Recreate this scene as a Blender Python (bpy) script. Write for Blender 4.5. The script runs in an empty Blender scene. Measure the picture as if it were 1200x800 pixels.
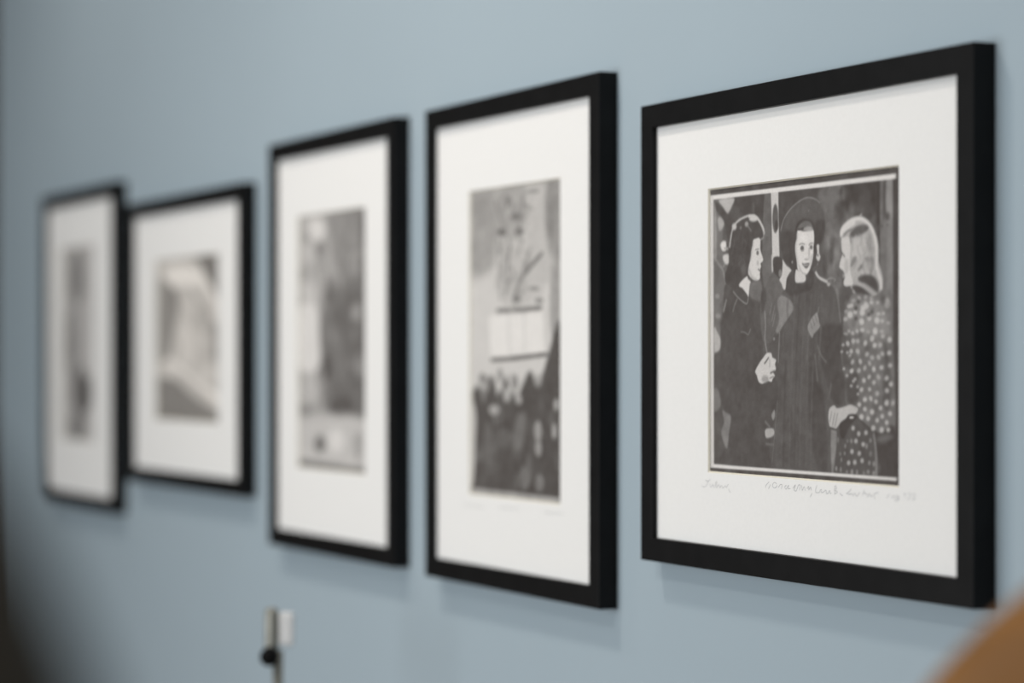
import bpy, bmesh, math, random
import numpy as np
from mathutils import Vector, Matrix

C = bpy.context.scene.collection
PI = math.pi

# ------------------------------------------------------------------ helpers
def tag(o, label=None, cat=None, group=None, kind=None):
    if label: o['label'] = label
    if cat: o['category'] = cat
    if group: o['group'] = group
    if kind: o['kind'] = kind
    return o

def empty(name, loc, rz=0.0):
    o = bpy.data.objects.new(name, None); C.objects.link(o)
    o.empty_display_size = 0.05
    o.location = loc; o.rotation_euler = (0, 0, rz)
    return o

def obj(name, bm, mat, parent=None, smooth=False):
    bmesh.ops.recalc_face_normals(bm, faces=bm.faces)
    me = bpy.data.meshes.new(name); bm.to_mesh(me); bm.free()
    if smooth:
        for p in me.polygons: p.use_smooth = True
    o = bpy.data.objects.new(name, me); C.objects.link(o)
    if mat: me.materials.append(mat)
    if parent: o.parent = parent
    return o

def add_box(bm, x0, x1, y0, y1, z0, z1):
    v = [bm.verts.new((x, y, z)) for x in (x0, x1) for y in (y0, y1) for z in (z0, z1)]
    for f in ((0,1,3,2),(4,6,7,5),(0,4,5,1),(2,3,7,6),(0,2,6,4),(1,5,7,3)):
        bm.faces.new([v[i] for i in f])

def add_lathe(bm, prof, seg=32, c=(0,0,0), axis=None, cap=True):
    """rings (radius, height) turned about an axis through c"""
    q = Vector((0,0,1)).rotation_difference(Vector(axis)).to_matrix() if axis else Matrix.Identity(3)
    rings = []
    for r, h in prof:
        rings.append([bm.verts.new(Vector(c) + q @ Vector((r*math.cos(2*PI*i/seg), r*math.sin(2*PI*i/seg), h))) for i in range(seg)])
    for a, b in zip(rings, rings[1:]):
        for i in range(seg):
            bm.faces.new((a[i], a[(i+1)%seg], b[(i+1)%seg], b[i]))
    if cap:
        bm.faces.new(rings[0]); bm.faces.new(rings[-1])

def add_tube(bm, pts, radii, seg=16):
    pts = [Vector(p) for p in pts]; rings = []
    for i, p in enumerate(pts):
        d = (pts[min(i+1, len(pts)-1)] - pts[max(i-1, 0)]).normalized()
        u = d.cross(Vector((0,1,0)) if abs(d.y) < .9 else Vector((1,0,0))).normalized(); w = d.cross(u)
        r = radii[i] if isinstance(radii, (list, tuple)) else radii
        rings.append([bm.verts.new(p + r*(math.cos(2*PI*k/seg)*u + math.sin(2*PI*k/seg)*w)) for k in range(seg)])
    for a, b in zip(rings, rings[1:]):
        for i in range(seg):
            bm.faces.new((a[i], a[(i+1)%seg], b[(i+1)%seg], b[i]))
    bm.faces.new(rings[0]); bm.faces.new(rings[-1])

def bevel(o, w, seg=3, angle=0.6):
    m = o.modifiers.new('bevel', 'BEVEL'); m.width = w; m.segments = seg; m.limit_method = 'ANGLE'; m.angle_limit = angle
    return o

def lin(s):
    s = s/255.0
    return s/12.92 if s <= .04045 else ((s+.055)/1.055)**2.4

# ------------------------------------------------------------------ materials
def material(name, col, rough=.5, spec=.5, noise=None, bump=None, metal=0.0, coat=0.0):
    m = bpy.data.materials.new(name); m.use_nodes = True
    nt = m.node_tree; b = nt.nodes['Principled BSDF']
    b.inputs['Base Color'].default_value = (*col, 1); b.inputs['Roughness'].default_value = rough
    b.inputs['Specular IOR Level'].default_value = spec; b.inputs['Metallic'].default_value = metal
    b.inputs['Coat Weight'].default_value = coat; b.inputs['Coat Roughness'].default_value = .15
    tc = nt.nodes.new('ShaderNodeTexCoord')
    def tex(scale, stretch=(1,1,1), detail=4):
        mp = nt.nodes.new('ShaderNodeMapping'); mp.inputs['Scale'].default_value = stretch
        nt.links.new(tc.outputs['Object'], mp.inputs['Vector'])
        n = nt.nodes.new('ShaderNodeTexNoise'); n.inputs['Scale'].default_value = scale; n.inputs['Detail'].default_value = detail
        nt.links.new(mp.outputs['Vector'], n.inputs['Vector']); return n
    if noise:
        scale, amt, stretch = noise
        n = tex(scale, stretch); r = nt.nodes.new('ShaderNodeValToRGB')
        r.color_ramp.elements[0].position = .3; r.color_ramp.elements[1].position = .7
        r.color_ramp.elements[0].color = (*[c*(1-amt) for c in col], 1); r.color_ramp.elements[1].color = (*[min(1, c*(1+amt)) for c in col], 1)
        nt.links.new(n.outputs['Fac'], r.inputs['Fac']); nt.links.new(r.outputs['Color'], b.inputs['Base Color'])
    if bump:
        scale, strength, dist, stretch = bump
        n = tex(scale, stretch, 3); bp = nt.nodes.new('ShaderNodeBump'); bp.inputs['Strength'].default_value = strength; bp.inputs['Distance'].default_value = dist
        nt.links.new(n.outputs['Fac'], bp.inputs['Height']); nt.links.new(bp.outputs['Normal'], b.inputs['Normal'])
    return m

WALLCOL = (.350, .428, .482)
M_WALL = material('blue_grey_wall_paint', WALLCOL, .6, .3, noise=(2.5, .015, (1,1,1)), bump=(260, .12, .0006, (1,1,1)))
M_DARKWALL = material('dark_brown_paint', (.060, .048, .040), .7, .3, noise=(2, .1, (1,1,1)))
M_CEIL = material('ceiling_paint', (.75, .75, .74), .8, .2, bump=(120, .1, .001, (1,1,1)))
M_FLOOR = material('oak_floor', (.22, .13, .07), .4, .4, noise=(6, .3, (1, 14, 1)))
M_TRIM = material('white_trim_paint', (.7, .7, .68), .4, .4, noise=(8, .02, (1,1,1)))
M_BLACK = material('black_satin_frame_paint', (.0055, .0055, .0058), .5, .15, noise=(40, .25, (1, 1, 1)), bump=(500, .05, .0003, (1, 1, 1)))
M_MAT = material('white_mat_board', (.80, .795, .785), .9, .1, noise=(300, .012, (1,1,1)))
M_CORE = material('cream_mat_core', (.74, .70, .60), .9, .1, noise=(300, .02, (1,1,1)))
M_BACK = material('brown_backing_board', (.25, .17, .10), .9, .1, noise=(60, .1, (1,1,1)))
M_PENCIL = material('grey_pencil', (.52, .52, .525), .8, .1, noise=(900, .2, (1,1,1)))
M_ORANGE = material('golden_brown_varnish', (.26, .110, .022), .42, .3, noise=(9, .16, (1, 1, 7)), coat=.0)
M_ORANGE_LEG = material('brown_wood_leg', (.16, .07, .02), .4, .4, noise=(12, .2, (1, 1, 6)))
M_DKLEATHER = material('dark_brown_leather', (.034, .024, .014), .55, .3, noise=(25, .2, (1,1,1)), bump=(180, .2, .001, (1,1,1)))
M_DKWOOD = material('dark_stained_wood', (.02, .013, .008), .45, .4, noise=(12, .25, (1, 1, 6)))
M_STEEL = material('olive_grey_metal', (.25, .245, .215), .4, .5, metal=.4, noise=(80, .08, (1,1,1)))
M_GLINT = material('white_glint', (.74, .74, .74), .3, .5, noise=(60, .02, (1,1,1)))  # white base colour stands in for the glint on the stand's metal head
M_KNOB = material('black_plastic', (.004, .004, .004), .6, .1, noise=(60, .1, (1,1,1)))

def print_material(name, tint):
    m = bpy.data.materials.new(name); m.use_nodes = True
    nt = m.node_tree; b = nt.nodes['Principled BSDF']
    a = nt.nodes.new('ShaderNodeAttribute'); a.attribute_name = 'tone'
    mx = nt.nodes.new('ShaderNodeMix'); mx.data_type = 'RGBA'; mx.blend_type = 'MULTIPLY'; mx.inputs['Factor'].default_value = 1
    mx.inputs['B'].default_value = (*tint, 1)
    nt.links.new(a.outputs['Color'], mx.inputs['A']); nt.links.new(mx.outputs['Result'], b.inputs['Base Color'])
    b.inputs['Roughness'].default_value = .6; b.inputs['Specular IOR Level'].default_value = .1
    return m

# ------------------------------------------------------------------ the pictures' artwork
# every layer: (0 filled outline | 1 stroke, grey tone, edge softness in mm, smoothed? | stroke width in mm, opacity, outline in 0.1 mm
# from the lower left corner of the mat opening)
ART_F5 = [
 (0,86,0.3,0,1.0,[-118,2624,3133,2643,3133,-39,-118,-31]),
 (0,226,0.5,0,1.0,[-7,2562,3032,2557,3042,40,6,35]),
 (0,96,0.5,0,1.0,[56,2520,2998,2515,3157,2516,3157,68,3035,66,59,67]),
 (0,86,2,1,1.0,[306,2527,1041,2521,1056,1729,731,1969,581,2363]),
 (0,118,3,1,1.0,[72,2501,213,2383,244,1988,368,1749,197,1423,182,1203,72,1204]),
 (0,90,2,1,1.0,[1215,2525,1871,2521,1735,2412,1456,2353,1286,2234,1215,2026]),
 (0,114,3,1,1.0,[1871,2499,2403,2509,2403,2178,2272,2127,2220,1912,2074,1684,1899,1777,1953,2142]),
 (0,136,5,1,1.0,[2007,2125,2206,2094,2193,1877,2167,1587,2033,1700,1980,1921]),
 (0,118,4,1,1.0,[2060,2465,2220,2477,2193,2276,2060,2268]),
 (0,86,5,1,1.0,[2285,2292,2275,2250,2246,2219,2206,2210,2167,2223,2138,2257,2127,2301,2138,2344,2167,2374,2206,2384,2246,2370,2275,2336]),
 (0,92,4,1,1.0,[2127,2032,2122,2003,2107,1982,2087,1975,2067,1984,2052,2006,2047,2035,2052,2064,2067,2085,2087,2092,2107,2083,2122,2061]),
 (0,90,4,1,1.0,[2007,1854,1999,1796,1980,1754,1953,1739,1926,1756,1906,1799,1899,1858,1906,1917,1926,1959,1953,1974,1980,1957,1999,1913]),
 (0,84,4,1,1.0,[2100,1917,2095,1884,2080,1860,2060,1852,2040,1862,2025,1887,2020,1920,2025,1952,2040,1976,2060,1984,2080,1974,2095,1949]),
 (0,140,4,1,1.0,[2173,1914,2169,1856,2157,1814,2140,1799,2124,1815,2111,1858,2107,1916,2111,1974,2124,2016,2140,2031,2157,2015,2169,1972]),
 (0,78,3,1,1.0,[2246,2512,2799,2511,2811,2172,2685,2192,2532,2257,2338,2268,2220,2347]),
 (0,90,6,1,1.0,[2673,2356,2662,2307,2635,2272,2596,2261,2558,2276,2530,2315,2519,2365,2530,2415,2558,2450,2596,2461,2635,2445,2662,2407]),
 (0,100,5,1,1.0,[2596,2282,2579,2262,2532,2249,2468,2246,2403,2256,2355,2274,2338,2297,2355,2317,2403,2330,2468,2332,2532,2323,2579,2305]),
 (0,104,4,1,1.0,[2761,2188,2754,2160,2736,2140,2711,2134,2685,2143,2667,2165,2660,2193,2667,2222,2685,2241,2711,2248,2736,2239,2754,2217]),
 (0,72,1.5,1,1.0,[2761,2500,2811,2504,2824,1888,2862,1676,2786,1961,2761,2160]),
 (0,116,1.2,1,1.0,[2805,2511,2849,2508,2849,1521,2805,1522]),
 (0,92,1.2,1,1.0,[2849,2508,2899,2508,2899,2167,2849,2170]),
 (0,146,1.5,1,1.0,[2899,2512,2986,2513,2986,2149,2899,2153]),
 (0,96,2,1,1.0,[2855,2247,2936,2235,2936,2179,2855,2183]),
 (0,84,1.2,1,1.0,[2830,2146,2949,2152,2949,2129,2830,2125]),
 (0,118,2,1,1.0,[2837,2121,2911,2117,2911,1463,2837,1465]),
 (0,134,2,1,1.0,[2911,2117,2992,2120,2992,1462,2911,1463]),
 (0,120,2,1,1.0,[2761,1572,2986,1567,2986,1181,2986,691,3035,447,2986,1181]),
 (0,178,2,1,1.0,[2949,1498,2942,1477,2924,1462,2899,1456,2874,1463,2856,1478,2849,1500,2856,1521,2874,1536,2899,1541,2924,1535,2942,1519]),
 (0,78,1,0,1.0,[2989,2548,3047,2551,3096,64,3032,62,3030,621,2996,1321]),
 (0,124,3,1,0.4,[2150,2393,2145,2380,2132,2372,2114,2369,2096,2374,2083,2384,2078,2397,2083,2410,2096,2419,2114,2421,2132,2416,2145,2406]),
 (0,112,3,1,0.4,[1964,2018,1958,1991,1940,1971,1917,1965,1893,1973,1876,1994,1869,2022,1876,2050,1893,2070,1917,2076,1940,2067,1958,2046]),
 (0,112,3,1,0.4,[2147,2021,2141,1993,2124,1972,2101,1965,2078,1974,2062,1996,2055,2025,2062,2054,2078,2075,2101,2081,2124,2073,2141,2051]),
 (0,84,3,1,0.4,[2185,1672,2179,1643,2161,1623,2137,1616,2114,1624,2096,1646,2090,1674,2096,1703,2114,1723,2137,1730,2161,1722,2179,1700]),
 (0,84,3,1,0.4,[2643,2288,2639,2259,2629,2238,2615,2231,2600,2240,2590,2262,2586,2291,2590,2320,2600,2341,2615,2348,2629,2339,2639,2318]),
 (0,84,3,1,0.4,[2775,1734,2772,1710,2764,1694,2753,1688,2742,1694,2734,1712,2731,1735,2734,1759,2742,1776,2753,1782,2764,1775,2772,1757]),
 (0,76,3,1,0.4,[2530,2031,2526,2014,2516,2002,2502,1998,2489,2004,2479,2016,2475,2033,2479,2050,2489,2062,2502,2065,2516,2060,2526,2048]),
 (0,98,3,1,0.4,[2784,1759,2778,1749,2762,1741,2739,1739,2716,1743,2699,1751,2693,1762,2699,1773,2716,1780,2739,1782,2762,1779,2778,1770]),
 (0,112,3,1,0.4,[2213,1875,2206,1853,2189,1837,2165,1832,2141,1839,2123,1856,2117,1878,2123,1900,2141,1915,2165,1920,2189,1914,2206,1897]),
 (0,124,3,1,0.4,[2309,1961,2304,1946,2292,1935,2274,1931,2257,1936,2244,1948,2240,1964,2244,1980,2257,1991,2274,1995,2292,1990,2304,1977]),
 (0,84,3,1,0.4,[2157,1797,2154,1773,2146,1755,2136,1749,2125,1756,2117,1774,2114,1799,2117,1823,2125,1841,2136,1847,2146,1840,2154,1822]),
 (0,124,3,1,0.4,[2197,2021,2192,2007,2176,1998,2154,1995,2133,1999,2117,2010,2111,2025,2117,2039,2133,2048,2154,2051,2176,2046,2192,2035]),
 (0,76,3,1,0.4,[2544,2401,2539,2381,2524,2367,2504,2363,2484,2369,2470,2385,2464,2406,2470,2425,2484,2439,2504,2444,2524,2437,2539,2421]),
 (0,134,3,1,0.4,[2098,2110,2093,2087,2082,2071,2067,2065,2051,2072,2040,2090,2036,2113,2040,2136,2051,2152,2067,2158,2082,2151,2093,2133]),
 (0,70,3,1,0.4,[2746,2360,2740,2343,2725,2332,2704,2329,2684,2335,2668,2348,2663,2365,2668,2381,2684,2392,2704,2395,2725,2390,2740,2377]),
 (0,70,3,1,0.4,[2454,1733,2450,1718,2439,1708,2424,1704,2409,1709,2397,1720,2393,1734,2397,1749,2409,1759,2424,1763,2439,1758,2450,1747]),
 (0,84,3,1,0.4,[2363,2432,2357,2401,2339,2379,2314,2372,2290,2382,2272,2406,2265,2438,2272,2469,2290,2491,2314,2498,2339,2488,2357,2464]),
 (0,70,3,1,0.4,[2587,1646,2583,1629,2572,1616,2558,1612,2543,1617,2532,1630,2528,1648,2532,1665,2543,1678,2558,1682,2572,1677,2583,1664]),
 (0,134,3,1,0.4,[2082,1925,2076,1913,2060,1904,2039,1901,2017,1906,2002,1915,1996,1928,2002,1941,2017,1950,2039,1952,2060,1948,2076,1938]),
 (0,84,3,1,0.4,[2479,1705,2476,1686,2467,1672,2455,1668,2443,1673,2434,1687,2431,1706,2434,1725,2443,1739,2455,1743,2467,1738,2476,1724]),
 (0,70,3,1,0.4,[2784,2165,2780,2145,2769,2131,2754,2126,2738,2132,2727,2148,2723,2168,2727,2188,2738,2203,2754,2207,2769,2201,2780,2186]),
 (0,112,3,1,0.4,[2269,1788,2264,1767,2250,1753,2231,1748,2211,1754,2197,1770,2192,1790,2197,1811,2211,1825,2231,1830,2250,1824,2264,1808]),
 (0,84,3,1,0.4,[2110,1697,2107,1685,2099,1676,2088,1673,2077,1677,2069,1686,2066,1698,2069,1710,2077,1719,2088,1722,2099,1718,2107,1709]),
 (0,96,3,1,0.4,[2093,1903,2088,1881,2073,1864,2053,1859,2033,1866,2018,1883,2013,1906,2018,1929,2033,1945,2053,1951,2073,1944,2088,1926]),
 (0,70,3,1,0.4,[2447,2191,2444,2169,2436,2153,2424,2147,2412,2154,2404,2171,2401,2193,2404,2215,2412,2231,2424,2236,2436,2230,2444,2213]),
 (0,76,3,1,0.4,[2626,2108,2621,2092,2609,2081,2591,2078,2574,2083,2562,2095,2557,2111,2562,2127,2574,2138,2591,2141,2609,2136,2621,2124]),
 (0,124,3,1,0.4,[2306,2440,2301,2416,2288,2398,2271,2393,2254,2400,2242,2419,2237,2445,2242,2469,2254,2487,2271,2492,2288,2484,2301,2465]),
 (0,96,3,1,0.4,[2307,2288,2305,2272,2297,2260,2287,2256,2276,2261,2269,2274,2266,2290,2269,2306,2276,2318,2287,2322,2297,2317,2305,2304]),
 (0,96,3,1,0.4,[2154,2303,2149,2287,2137,2275,2120,2271,2103,2277,2091,2290,2086,2307,2091,2323,2103,2335,2120,2338,2137,2333,2149,2320]),
 (0,112,3,1,0.4,[2233,1715,2228,1683,2214,1659,2195,1651,2175,1660,2161,1684,2156,1717,2161,1749,2175,1773,2195,1781,2214,1772,2228,1747]),
 (0,84,3,1,0.4,[2300,1704,2296,1692,2282,1683,2264,1680,2246,1684,2233,1693,2228,1706,2233,1719,2246,1728,2264,1731,2282,1727,2296,1717]),
 (0,96,3,1,0.4,[2123,1733,2119,1708,2107,1690,2091,1683,2076,1691,2064,1709,2060,1735,2064,1760,2076,1778,2091,1784,2107,1777,2119,1758]),
 (0,92,3,1,0.4,[2650,1911,2645,1886,2632,1869,2614,1863,2596,1870,2583,1889,2578,1914,2583,1938,2596,1956,2614,1962,2632,1954,2645,1936]),
 (0,92,3,1,0.4,[2565,2229,2558,2217,2540,2209,2515,2207,2490,2212,2471,2222,2465,2235,2471,2247,2490,2255,2515,2257,2540,2252,2558,2242]),
 (0,76,3,1,0.4,[2782,1639,2779,1609,2772,1588,2762,1580,2751,1588,2744,1610,2741,1640,2744,1670,2751,1691,2762,1699,2772,1691,2779,1669]),
 (0,84,3,1,0.4,[2065,1653,2058,1627,2040,1609,2016,1602,1991,1610,1973,1630,1966,1656,1973,1682,1991,1700,2016,1707,2040,1699,2058,1679]),
 (0,124,3,1,0.4,[2369,2067,2363,2051,2344,2041,2319,2038,2294,2043,2276,2055,2269,2071,2276,2086,2294,2097,2319,2100,2344,2095,2363,2082]),
 (0,84,3,1,0.4,[1942,1696,1937,1680,1922,1668,1902,1664,1881,1669,1866,1682,1860,1699,1866,1715,1881,1727,1902,1731,1922,1726,1937,1713]),
 (0,124,3,1,0.4,[2307,1816,2300,1793,2282,1777,2258,1772,2234,1779,2216,1796,2209,1819,2216,1842,2234,1858,2258,1863,2282,1856,2300,1839]),
 (0,98,3,1,0.4,[2712,2277,2708,2248,2697,2227,2682,2220,2667,2228,2657,2251,2653,2281,2657,2310,2667,2331,2682,2338,2697,2330,2708,2307]),
 (0,98,3,1,0.4,[2624,2055,2620,2043,2608,2035,2591,2032,2575,2036,2562,2046,2558,2059,2562,2071,2575,2079,2591,2082,2608,2078,2620,2068]),
 (0,98,3,1,0.4,[2570,2360,2564,2337,2547,2320,2523,2315,2500,2323,2482,2341,2476,2366,2482,2389,2500,2405,2523,2410,2547,2403,2564,2384]),
 (0,134,3,1,0.4,[2076,2174,2069,2157,2051,2145,2026,2142,2001,2148,1982,2161,1975,2179,1982,2196,2001,2208,2026,2212,2051,2206,2069,2192]),
 (0,134,3,1,0.4,[2249,2411,2244,2396,2232,2386,2214,2383,2197,2388,2184,2400,2179,2416,2184,2431,2197,2441,2214,2444,2232,2439,2244,2427]),
 (0,92,3,1,0.4,[2812,2116,2806,2097,2789,2084,2766,2080,2743,2086,2727,2101,2720,2120,2727,2139,2743,2152,2766,2156,2789,2150,2806,2135]),
 (0,112,3,1,0.4,[2007,1700,2002,1680,1988,1665,1970,1660,1951,1666,1937,1682,1932,1702,1937,1723,1951,1738,1970,1742,1988,1736,2002,1721]),
 (0,70,3,1,0.4,[2703,1796,2698,1766,2684,1744,2664,1736,2645,1745,2630,1768,2625,1799,2630,1830,2645,1852,2664,1859,2684,1850,2698,1827]),
 (0,92,3,1,0.4,[2505,1674,2500,1646,2488,1626,2472,1619,2455,1627,2443,1648,2439,1676,2443,1704,2455,1724,2472,1731,2488,1723,2500,1702]),
 (0,96,3,1,0.4,[2096,1733,2090,1715,2074,1703,2052,1698,2030,1704,2014,1718,2008,1736,2014,1754,2030,1767,2052,1771,2074,1765,2090,1752]),
 (0,70,3,1,0.4,[2707,2230,2702,2219,2687,2212,2666,2211,2645,2215,2630,2223,2624,2234,2630,2245,2645,2252,2666,2254,2687,2250,2702,2241]),
 (0,124,3,1,0.4,[2228,2011,2222,1987,2206,1970,2183,1965,2160,1972,2143,1990,2137,2015,2143,2038,2160,2055,2183,2061,2206,2053,2222,2035]),
 (0,124,3,1,0.4,[2421,2023,2415,2005,2398,1992,2374,1988,2351,1994,2333,2008,2327,2027,2333,2045,2351,2058,2374,2062,2398,2056,2415,2042]),
 (0,70,3,1,0.4,[2626,1623,2621,1600,2606,1583,2585,1577,2565,1584,2550,1601,2544,1625,2550,1649,2565,1666,2585,1672,2606,1665,2621,1647]),
 (0,124,3,1,0.4,[2230,1696,2224,1673,2207,1657,2184,1651,2161,1658,2144,1675,2138,1699,2144,1722,2161,1739,2184,1744,2207,1737,2224,1720]),
 (0,92,3,1,0.4,[2770,2019,2765,2000,2751,1986,2732,1981,2713,1987,2699,2003,2694,2023,2699,2043,2713,2057,2732,2061,2751,2055,2765,2040]),
 (0,112,3,1,0.4,[2081,1823,2074,1804,2054,1792,2028,1788,2001,1793,1981,1808,1974,1826,1981,1845,2001,1857,2028,1861,2054,1855,2074,1841]),
 (0,134,3,1,0.4,[2317,1955,2314,1925,2304,1903,2292,1896,2279,1904,2270,1927,2266,1957,2270,1988,2279,2009,2292,2017,2304,2008,2314,1986]),
 (0,112,3,1,0.4,[2279,1982,2273,1952,2258,1931,2237,1924,2216,1933,2200,1955,2195,1986,2200,2016,2216,2037,2237,2044,2258,2035,2273,2012]),
 (0,96,3,1,0.4,[2001,1934,1996,1915,1985,1901,1969,1897,1954,1902,1942,1917,1938,1936,1942,1955,1954,1969,1969,1973,1985,1967,1996,1953]),
 (0,134,3,1,0.4,[2079,1726,2076,1694,2069,1671,2059,1663,2048,1672,2041,1696,2038,1727,2041,1759,2048,1782,2059,1790,2069,1781,2076,1758]),
 (0,70,3,1,0.4,[2664,1777,2661,1754,2652,1737,2640,1732,2628,1738,2619,1756,2616,1779,2619,1802,2628,1818,2640,1824,2652,1818,2661,1800]),
 (0,84,3,1,0.4,[2391,1979,2385,1948,2369,1925,2347,1918,2324,1927,2308,1951,2302,1983,2308,2015,2324,2037,2347,2045,2369,2035,2385,2011]),
 (0,96,3,1,0.4,[2047,1927,2041,1898,2026,1877,2006,1870,1985,1878,1970,1900,1965,1930,1970,1959,1985,1980,2006,1987,2026,1978,2041,1956]),
 (0,124,3,1,0.4,[2224,1684,2217,1668,2199,1657,2175,1653,2150,1658,2132,1670,2125,1686,2132,1702,2150,1714,2175,1717,2199,1712,2217,1700]),
 (0,112,3,1,0.4,[2369,2280,2365,2262,2355,2250,2342,2246,2328,2251,2318,2265,2315,2283,2318,2301,2328,2313,2342,2317,2355,2312,2365,2298]),
 (0,92,3,1,0.4,[2499,1618,2494,1586,2481,1563,2463,1555,2445,1564,2432,1588,2427,1620,2432,1651,2445,1674,2463,1682,2481,1673,2494,1649]),
 (0,134,3,1,0.4,[2204,2103,2201,2088,2194,2078,2184,2074,2174,2079,2166,2090,2164,2105,2166,2120,2174,2130,2184,2134,2194,2129,2201,2118]),
 (0,134,3,1,0.4,[2433,1876,2427,1857,2410,1843,2387,1839,2363,1845,2346,1860,2340,1880,2346,1899,2363,1913,2387,1917,2410,1911,2427,1896]),
 (0,134,3,1,0.4,[2274,2450,2271,2418,2263,2395,2252,2387,2241,2397,2233,2420,2230,2453,2233,2485,2241,2507,2252,2515,2263,2506,2271,2482]),
 (0,98,3,1,0.4,[2820,1673,2814,1643,2798,1622,2776,1614,2754,1623,2738,1645,2732,1675,2738,1705,2754,1727,2776,1734,2798,1725,2814,1703]),
 (0,92,3,1,0.4,[2623,2045,2617,2018,2599,1999,2576,1993,2552,2001,2534,2022,2528,2050,2534,2077,2552,2096,2576,2102,2599,2094,2617,2073]),
 (0,112,3,1,0.4,[2059,2282,2056,2270,2047,2262,2035,2259,2023,2263,2014,2273,2010,2285,2014,2296,2023,2305,2035,2307,2047,2303,2056,2294]),
 (0,134,3,1,0.4,[2298,1976,2293,1945,2279,1922,2260,1915,2241,1924,2227,1948,2222,1980,2227,2011,2241,2034,2260,2041,2279,2032,2293,2008]),
 (0,96,3,1,0.4,[2183,2030,2177,2015,2160,2005,2138,2002,2116,2007,2099,2019,2093,2034,2099,2049,2116,2060,2138,2063,2160,2058,2177,2046]),
 (0,84,3,1,0.4,[2764,2374,2761,2343,2753,2320,2743,2312,2732,2321,2725,2345,2722,2377,2725,2409,2732,2431,2743,2439,2753,2430,2761,2406]),
 (0,96,3,1,0.4,[2206,1716,2200,1691,2184,1673,2162,1667,2140,1675,2124,1694,2118,1719,2124,1744,2140,1762,2162,1768,2184,1761,2200,1742]),
 (0,70,3,1,0.4,[2782,1709,2777,1683,2764,1665,2746,1659,2727,1666,2714,1685,2709,1711,2714,1736,2727,1754,2746,1760,2764,1753,2777,1734]),
 (0,98,3,1,0.4,[2580,1989,2576,1974,2564,1964,2548,1960,2532,1965,2520,1977,2515,1992,2520,2007,2532,2018,2548,2021,2564,2017,2576,2005]),
 (0,124,3,1,0.4,[2196,2044,2192,2014,2183,1993,2170,1985,2158,1994,2148,2016,2145,2046,2148,2076,2158,2098,2170,2105,2183,2097,2192,2074]),
 (0,112,3,1,0.4,[2181,2144,2174,2127,2157,2114,2132,2111,2108,2117,2090,2131,2084,2149,2090,2167,2108,2179,2132,2183,2157,2177,2174,2163]),
 (0,84,3,1,0.4,[2279,2113,2275,2087,2264,2069,2250,2063,2236,2070,2225,2090,2221,2115,2225,2141,2236,2159,2250,2165,2264,2157,2275,2138]),
 (0,84,3,1,0.4,[2201,1803,2197,1773,2188,1752,2176,1745,2163,1753,2154,1775,2151,1804,2154,1834,2163,1855,2176,1862,2188,1854,2197,1832]),
 (0,98,3,1,0.4,[2654,2255,2651,2225,2644,2203,2634,2196,2625,2204,2618,2227,2615,2257,2618,2287,2625,2309,2634,2316,2644,2308,2651,2285]),
 (0,124,3,1,0.4,[2431,1713,2424,1688,2405,1669,2379,1663,2353,1671,2334,1690,2327,1717,2334,1743,2353,1761,2379,1767,2405,1759,2424,1740]),
 (0,92,3,1,0.4,[2748,1661,2744,1646,2734,1636,2719,1633,2704,1637,2693,1648,2689,1662,2693,1677,2704,1687,2719,1690,2734,1686,2744,1675]),
 (0,124,3,1,0.4,[2417,2305,2412,2275,2398,2254,2378,2247,2358,2256,2343,2279,2338,2310,2343,2340,2358,2362,2378,2369,2398,2359,2412,2336]),
 (0,124,3,1,0.4,[2216,1924,2211,1913,2197,1905,2177,1902,2157,1906,2142,1915,2137,1927,2142,1939,2157,1947,2177,1949,2197,1945,2211,1936]),
 (0,98,3,1,0.4,[2497,2244,2493,2214,2482,2193,2467,2185,2453,2194,2442,2217,2438,2247,2442,2277,2453,2298,2467,2305,2482,2296,2493,2274]),
 (0,70,3,1,0.4,[2509,2173,2503,2143,2485,2122,2461,2115,2437,2124,2420,2147,2413,2177,2420,2207,2437,2228,2461,2235,2485,2226,2503,2203]),
 (0,70,3,1,0.4,[2724,1895,2719,1873,2705,1857,2686,1852,2667,1859,2653,1875,2648,1898,2653,1919,2667,1935,2686,1940,2705,1933,2719,1917]),
 (0,84,2.5,1,0.45,[1035,1984,1032,1972,1025,1963,1015,1960,1005,1964,998,1974,995,1986,998,1998,1005,2007,1015,2010,1025,2006,1032,1997]),
 (0,96,2.5,1,0.45,[600,1414,598,1387,592,1367,584,1359,576,1367,570,1387,568,1414,570,1442,576,1462,584,1469,592,1461,598,1441]),
 (0,96,2.5,1,0.45,[448,1698,443,1683,430,1673,411,1670,393,1674,380,1685,375,1700,380,1714,393,1724,411,1728,430,1723,443,1712]),
 (0,84,2.5,1,0.45,[1024,1408,1021,1391,1015,1379,1007,1375,999,1379,993,1391,990,1408,993,1425,999,1437,1007,1441,1015,1436,1021,1424]),
 (0,84,2.5,1,0.45,[368,1258,366,1230,360,1210,352,1202,344,1210,339,1231,337,1259,339,1287,344,1307,352,1315,360,1307,366,1286]),
 (0,112,2.5,1,0.45,[334,2142,329,2124,314,2111,294,2107,273,2113,259,2127,253,2146,259,2165,273,2178,294,2182,314,2176,329,2161]),
 (0,84,2.5,1,0.45,[481,1693,479,1670,471,1653,461,1647,451,1653,443,1671,440,1694,443,1717,451,1734,461,1740,471,1733,479,1716]),
 (0,112,2.5,1,0.45,[183,1820,179,1801,166,1788,150,1784,133,1789,121,1803,117,1822,121,1840,133,1853,150,1858,166,1852,179,1838]),
 (0,112,2.5,1,0.45,[309,1574,307,1562,299,1553,288,1550,278,1553,270,1563,268,1575,270,1587,278,1596,288,1599,299,1595,307,1586]),
 (0,112,2.5,1,0.45,[948,1280,945,1248,936,1224,924,1216,912,1225,903,1248,899,1281,903,1313,912,1337,924,1345,936,1336,945,1313]),
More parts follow.
